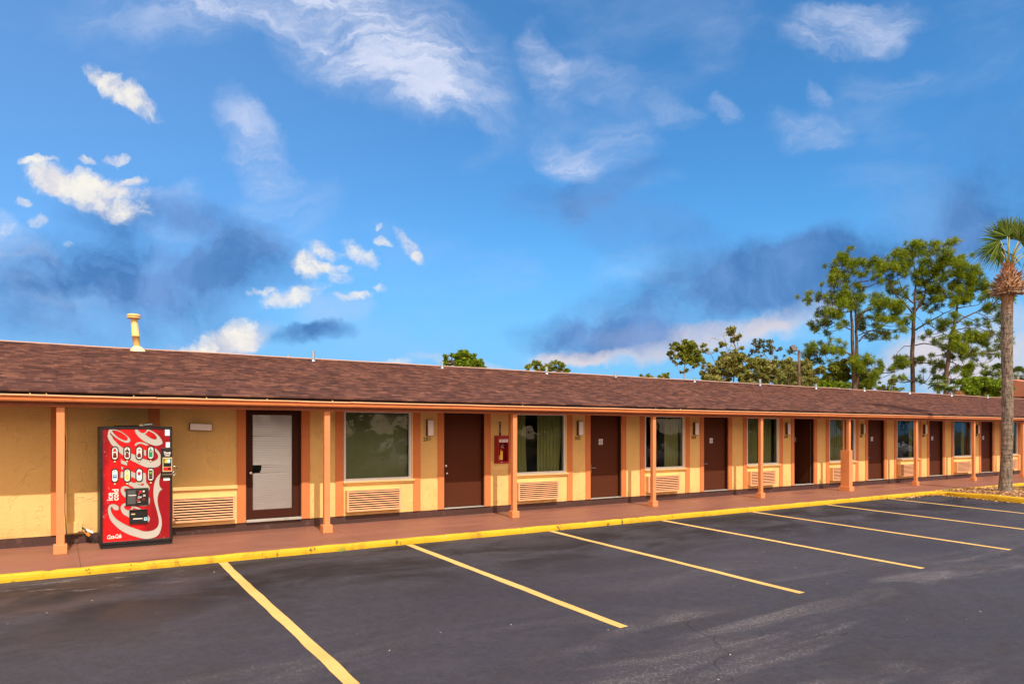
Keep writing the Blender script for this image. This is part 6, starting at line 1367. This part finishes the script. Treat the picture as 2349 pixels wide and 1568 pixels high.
# neighbour building beyond the right end ----------------------------
nb_ = thing('neighbour_building', 'terracotta coloured building with pale lower roof beyond the far end of the motel', 'building', (88, 33, 0))
M['terra_roof'] = paint('terracotta_neighbour', (0.55, 0.20, 0.12), .8, .1); M['pale_roof'] = paint('pale_metal_roof', (0.68, 0.72, 0.78), .5, .05)
MB().prism_x([(-6, -.2), (10, -.2), (10, 5.6), (-6, 5.6)], -1, 40, 1).build('wall', M['terra_roof'], nb_)
MB().prism_x([(-6.6, 5.55), (10.6, 5.55), (2, 7.6)], -1.8, 41, 1).build('roof', M['terra_roof'], nb_)
MB().prism_x([(-12.2, 4.3), (-6.01, 5.3), (-6.01, 5.15), (-12.2, 4.15)], -1, 36, 1).build('canopy', M['pale_roof'], nb_)
for i in range(5): MB().box(0 + i * 8, .3 + i * 8, -12, -11.7, -.2, 4.2).build('canopy_post', M['pale_roof'], nb_)
# an extra belt of lower trees filling in behind the ridge
for i, (x, y, h, w, lm, lab) in enumerate(((56, 46, 6.6, 3.0, 'leaf_olive', 'low olive tree filling the gap left of the ragged half bare tree'), (62, 47, 7.6, 3.4, 'leaf_ochre', 'low ochre tree filling in behind the thin grey green crown'),
        (69, 48, 7.8, 3.4, 'leaf_olive', 'low olive tree filling in behind the floodlight pole'), (77, 49, 8.2, 3.6, 'leaf_olive', 'low dark tree filling in left of the twin trunked pine'), (84, 50, 7.2, 3.0, 'needles_dark', 'low dark tree filling in behind the foot of the twin trunked pine'))):
    key = 'belt%d' % i; r = random.Random(300 + i); cl = []
    for _ in range(22):
        a = r.uniform(0, 6.28); q = r.random() ** .5; cl.append((math.cos(a) * q * w, h * .66 + math.sin(a) * q * h * .30, r.uniform(.45, .8)))
    T[key] = ((x, y), cl, [[(0, -.2, .25), (.1, h * .35, .18), (0, h * .75, .07)], [(.1, h * .35, .12), (w * .5, h * .65, .05)], [(.05, h * .4, .12), (-w * .5, h * .66, .05)]])
    make_tree(key, 'broadleaf_tree', lab, 'tree', 'leaf', lm, 'pale_bark', 320 + i, 'low trees filling in behind the ridge', .45, .2, .7)

# ================================================================== across the lot, seen only as reflections in the window glass
def car_paint(name, c):
    t = NT(name); t.bsdf(c, .25, .0, None, .5, 1.0); return t.m
M['car_white'] = car_paint('white_car_paint', (0.80, 0.81, 0.82)); M['car_silver'] = car_paint('silver_car_paint', (0.50, 0.52, 0.54))
t = NT('car_glass'); t.bsdf((0.015, 0.02, 0.022), .05, 0, None, .8); M['car_glass'] = t.m
t = NT('tyre'); t.bsdf((0.02, 0.02, 0.02), .8); M['tyre'] = t.m
def car(label, x, y, rz, stations, m, Lw, hub, cat, name='parked_car', group='cars parked across the lot'):
    """stations: (x, half width, z sill, z belt, z roof, half width of roof)"""
    o = thing(name, label, cat, (x, y, gz(y)), rz, group)
    b = MB(); vs = []
    for (sx, hw, z0, zb, zr, hr) in stations:
        vs += [(sx, -hw * .92, z0), (sx, -hw, z0 + (zb - z0) * .45), (sx, -hw * .97, zb), (sx, -hr, zr - .03), (sx, -hr * .8, zr), (sx, hr * .8, zr), (sx, hr, zr - .03), (sx, hw * .97, zb), (sx, hw, z0 + (zb - z0) * .45), (sx, hw * .92, z0)]
    n = 10; fs = []
    for i in range(len(stations) - 1):
        for j in range(n): a = i * n + j; c = i * n + (j + 1) % n; fs.append((a, c, c + n, a + n))
    fs.append(tuple(range(n - 1, -1, -1))); fs.append(tuple((len(stations) - 1) * n + j for j in range(n)))
    b.add(vs, fs); b.build('body', m, o, bevel=.03, smooth=False)
    cab = [s for s in stations if s[4] > s[3] + .3]
    for sd in (-1, 1):
        for i in range(len(cab) - 1):
            s0, s1 = cab[i], cab[i + 1]
            if s1[0] - s0[0] < .3: continue
            q = []
            for (s, ins) in ((s0, .06), (s1, -.06)):
                for t_ in (.12, .86):
                    yy = (s[1] * .97) + (s[5] - s[1] * .97) * t_; zz = s[3] + (s[4] - .03 - s[3]) * t_; q.append((s[0] + ins, sd * (yy + .012), zz))
            g = MB(); g.add(q, [(0, 2, 3, 1)] if sd < 0 else [(0, 1, 3, 2)]); g.build('side_window', M['car_glass'], o)
    for (s0, s1, nm) in ((stations[cab and stations.index(cab[0]) - 1], cab[0], 'rear_window'), (stations[stations.index(cab[-1]) + 1], cab[-1], 'windscreen')):
        g = MB(); q = []
        for t_ in (.08, .92):
            sx = s0[0] + (s1[0] - s0[0]) * t_; hz = s0[4] + (s1[4] - s0[4]) * t_; hw = (s0[5] + (s1[5] - s0[5]) * t_) * .78
            off = .012 if s0[0] < s1[0] else -.012
            q += [(sx - off, -hw, hz + .014), (sx - off, hw, hz + .014)]
        g.add(q, [(0, 1, 3, 2)]); g.build(nm, M['car_glass'], o)
    wx = (stations[0][0] + .85, stations[-1][0] - .9)
    for xx in wx:
        for sd in (-1, 1):
            w = MB().lathe([(.20, -.11), (.34, -.11), (.36, -.08), (.36, .08), (.34, .11), (.20, .11)], 24); w.v = [(a + xx, c_ + sd * (stations[2][1] - .10), b_ + .36) for (a, b_, c_) in w.v]
            wo__ = w.build('wheel', M['tyre'], o)
            h = MB().lathe([(.05, 0), (.20, .0), (.21, .02), (.08, .03)], 20); h.v = [(a + xx, sd * (c_ + .0) + sd * (stations[2][1] + .015), b_ + .36) for (a, b_, c_) in h.v]; h.build('rim', M['steel'], wo__)
    for sd in (-1, 1):
        MB().box(stations[-1][0] - .03, stations[-1][0] + .012, sd * .62 - .16, sd * .62 + .16, .66, .80).build('headlight', M['lens'], o, bevel=.01)
        MB().box(stations[0][0] - .012, stations[0][0] + .03, sd * .70 - .10, sd * .70 + .10, .78, .98).build('tail_light', M['cola_red'], o, bevel=.01)
    MB().box(stations[-1][0] - .005, stations[-1][0] + .02, -.42, .42, .52, .68).build('grille', M['black'], o)
    return o
suv = [(-2.35, .80, .42, .95, 1.00, .70), (-2.25, .90, .32, 1.05, 1.10, .78), (-1.95, .93, .30, 1.08, 1.66, .70), (-.9, .94, .30, 1.08, 1.76, .70), (.15, .94, .30, 1.06, 1.72, .68), (1.0, .93, .30, 1.04, 1.10, .76), (2.0, .90, .32, .96, 1.02, .74), (2.38, .80, .40, .80, .86, .64)]
sed = [(-2.35, .75, .40, .85, .92, .62), (-2.2, .88, .30, .96, 1.02, .72), (-1.6, .90, .28, .98, 1.06, .72), (-.95, .91, .27, .96, 1.42, .62), (.05, .91, .27, .95, 1.45, .62), (.95, .91, .27, .93, .99, .74), (1.9, .88, .29, .84, .88, .72), (2.35, .76, .36, .70, .75, .60)]
van = [(-2.6, .90, .40, 1.1, 2.0, .82), (-2.5, .98, .32, 1.2, 2.08, .88), (-1.2, 1.0, .30, 1.2, 2.12, .88), (.2, 1.0, .30, 1.2, 2.12, .88), (1.2, 1.0, .30, 1.15, 2.02, .84), (2.0, .98, .32, 1.10, 1.16, .84), (2.65, .88, .38, .95, 1.0, .76)]
car('white sport utility car parked nose to the motel across the lot', 15.5, -7.5, R(70), suv, M['car_white'], 0, 0, 'car')
car('silver sedan parked beside the planted edge across the lot', 36.5, -8, R(95), sed, M['car_silver'], 0, 0, 'car')
car('white passenger van parked at the far right across the lot', 52, -5, R(20), van, M['car_white'], 0, 0, 'van', 'parked_van')
car('white sedan parked far right beyond the van across the lot', 66, -8, R(90), sed, M['car_white'], 0, 0, 'car')
# row of trees along the far edge of the lot
def hedge_tree(i, x, y, h, w):
    key = 'far%d' % i; r = random.Random(100 + i)
    cl = []
    for _ in range(26):
        a = r.uniform(0, 6.28); q = r.random() ** .5; cl.append((math.cos(a) * q * w, h * .58 + math.sin(a) * q * h * .40, r.uniform(.7, 1.1)))
    T[key] = ((x, y), cl, [[(0, -.2, .28), (.1, h * .3, .2), (0, h * .7, .08)], [(.1, h * .3, .12), (w * .5, h * .6, .05)], [(.05, h * .35, .12), (-w * .5, h * .62, .05)]])
    make_tree(key, 'broadleaf_tree', ('low oak opposite the soda machine, leftmost across the lot', 'oak across the lot opposite the first stall stripes', 'oak behind the white sport utility car across the lot', 'oak between the sport utility car and the silver sedan across the lot', 'oak directly behind the silver sedan across the lot', 'oak behind the passenger van across the lot', 'oak between the van and the far white sedan', 'oak just beyond the far white sedan', 'rightmost and broadest oak across the lot')[i], 'tree', 'leaf', ('leaf_olive', 'needles_dark')[i % 2], 'pale_bark', 200 + i, 'oaks along the far side of the lot', .14, .36, .8)
for i, (x, y, h, w) in enumerate(((-4, -22, 8, 4.5), (6, -25, 9.5, 5), (16, -23, 8.5, 5), (26, -26, 10, 5.5), (37, -24, 9, 5), (48, -25, 10, 5.5), (60, -23, 9, 5.5), (73, -26, 10, 6), (88, -24, 9, 6))): hedge_tree(i, x, y, h, w)
b = MB(); r = random.Random(9)
for i in range(2600):
    x = r.uniform(-12, 100); y = -19.5 + r.uniform(-.7, .7); z = gz(y) + r.random() ** .7 * 1.5; leafclump(b, Vector((x, y, z)), .25, r, 3, .16)
b.build('hedge', M['needles_dark'], kind='stuff')
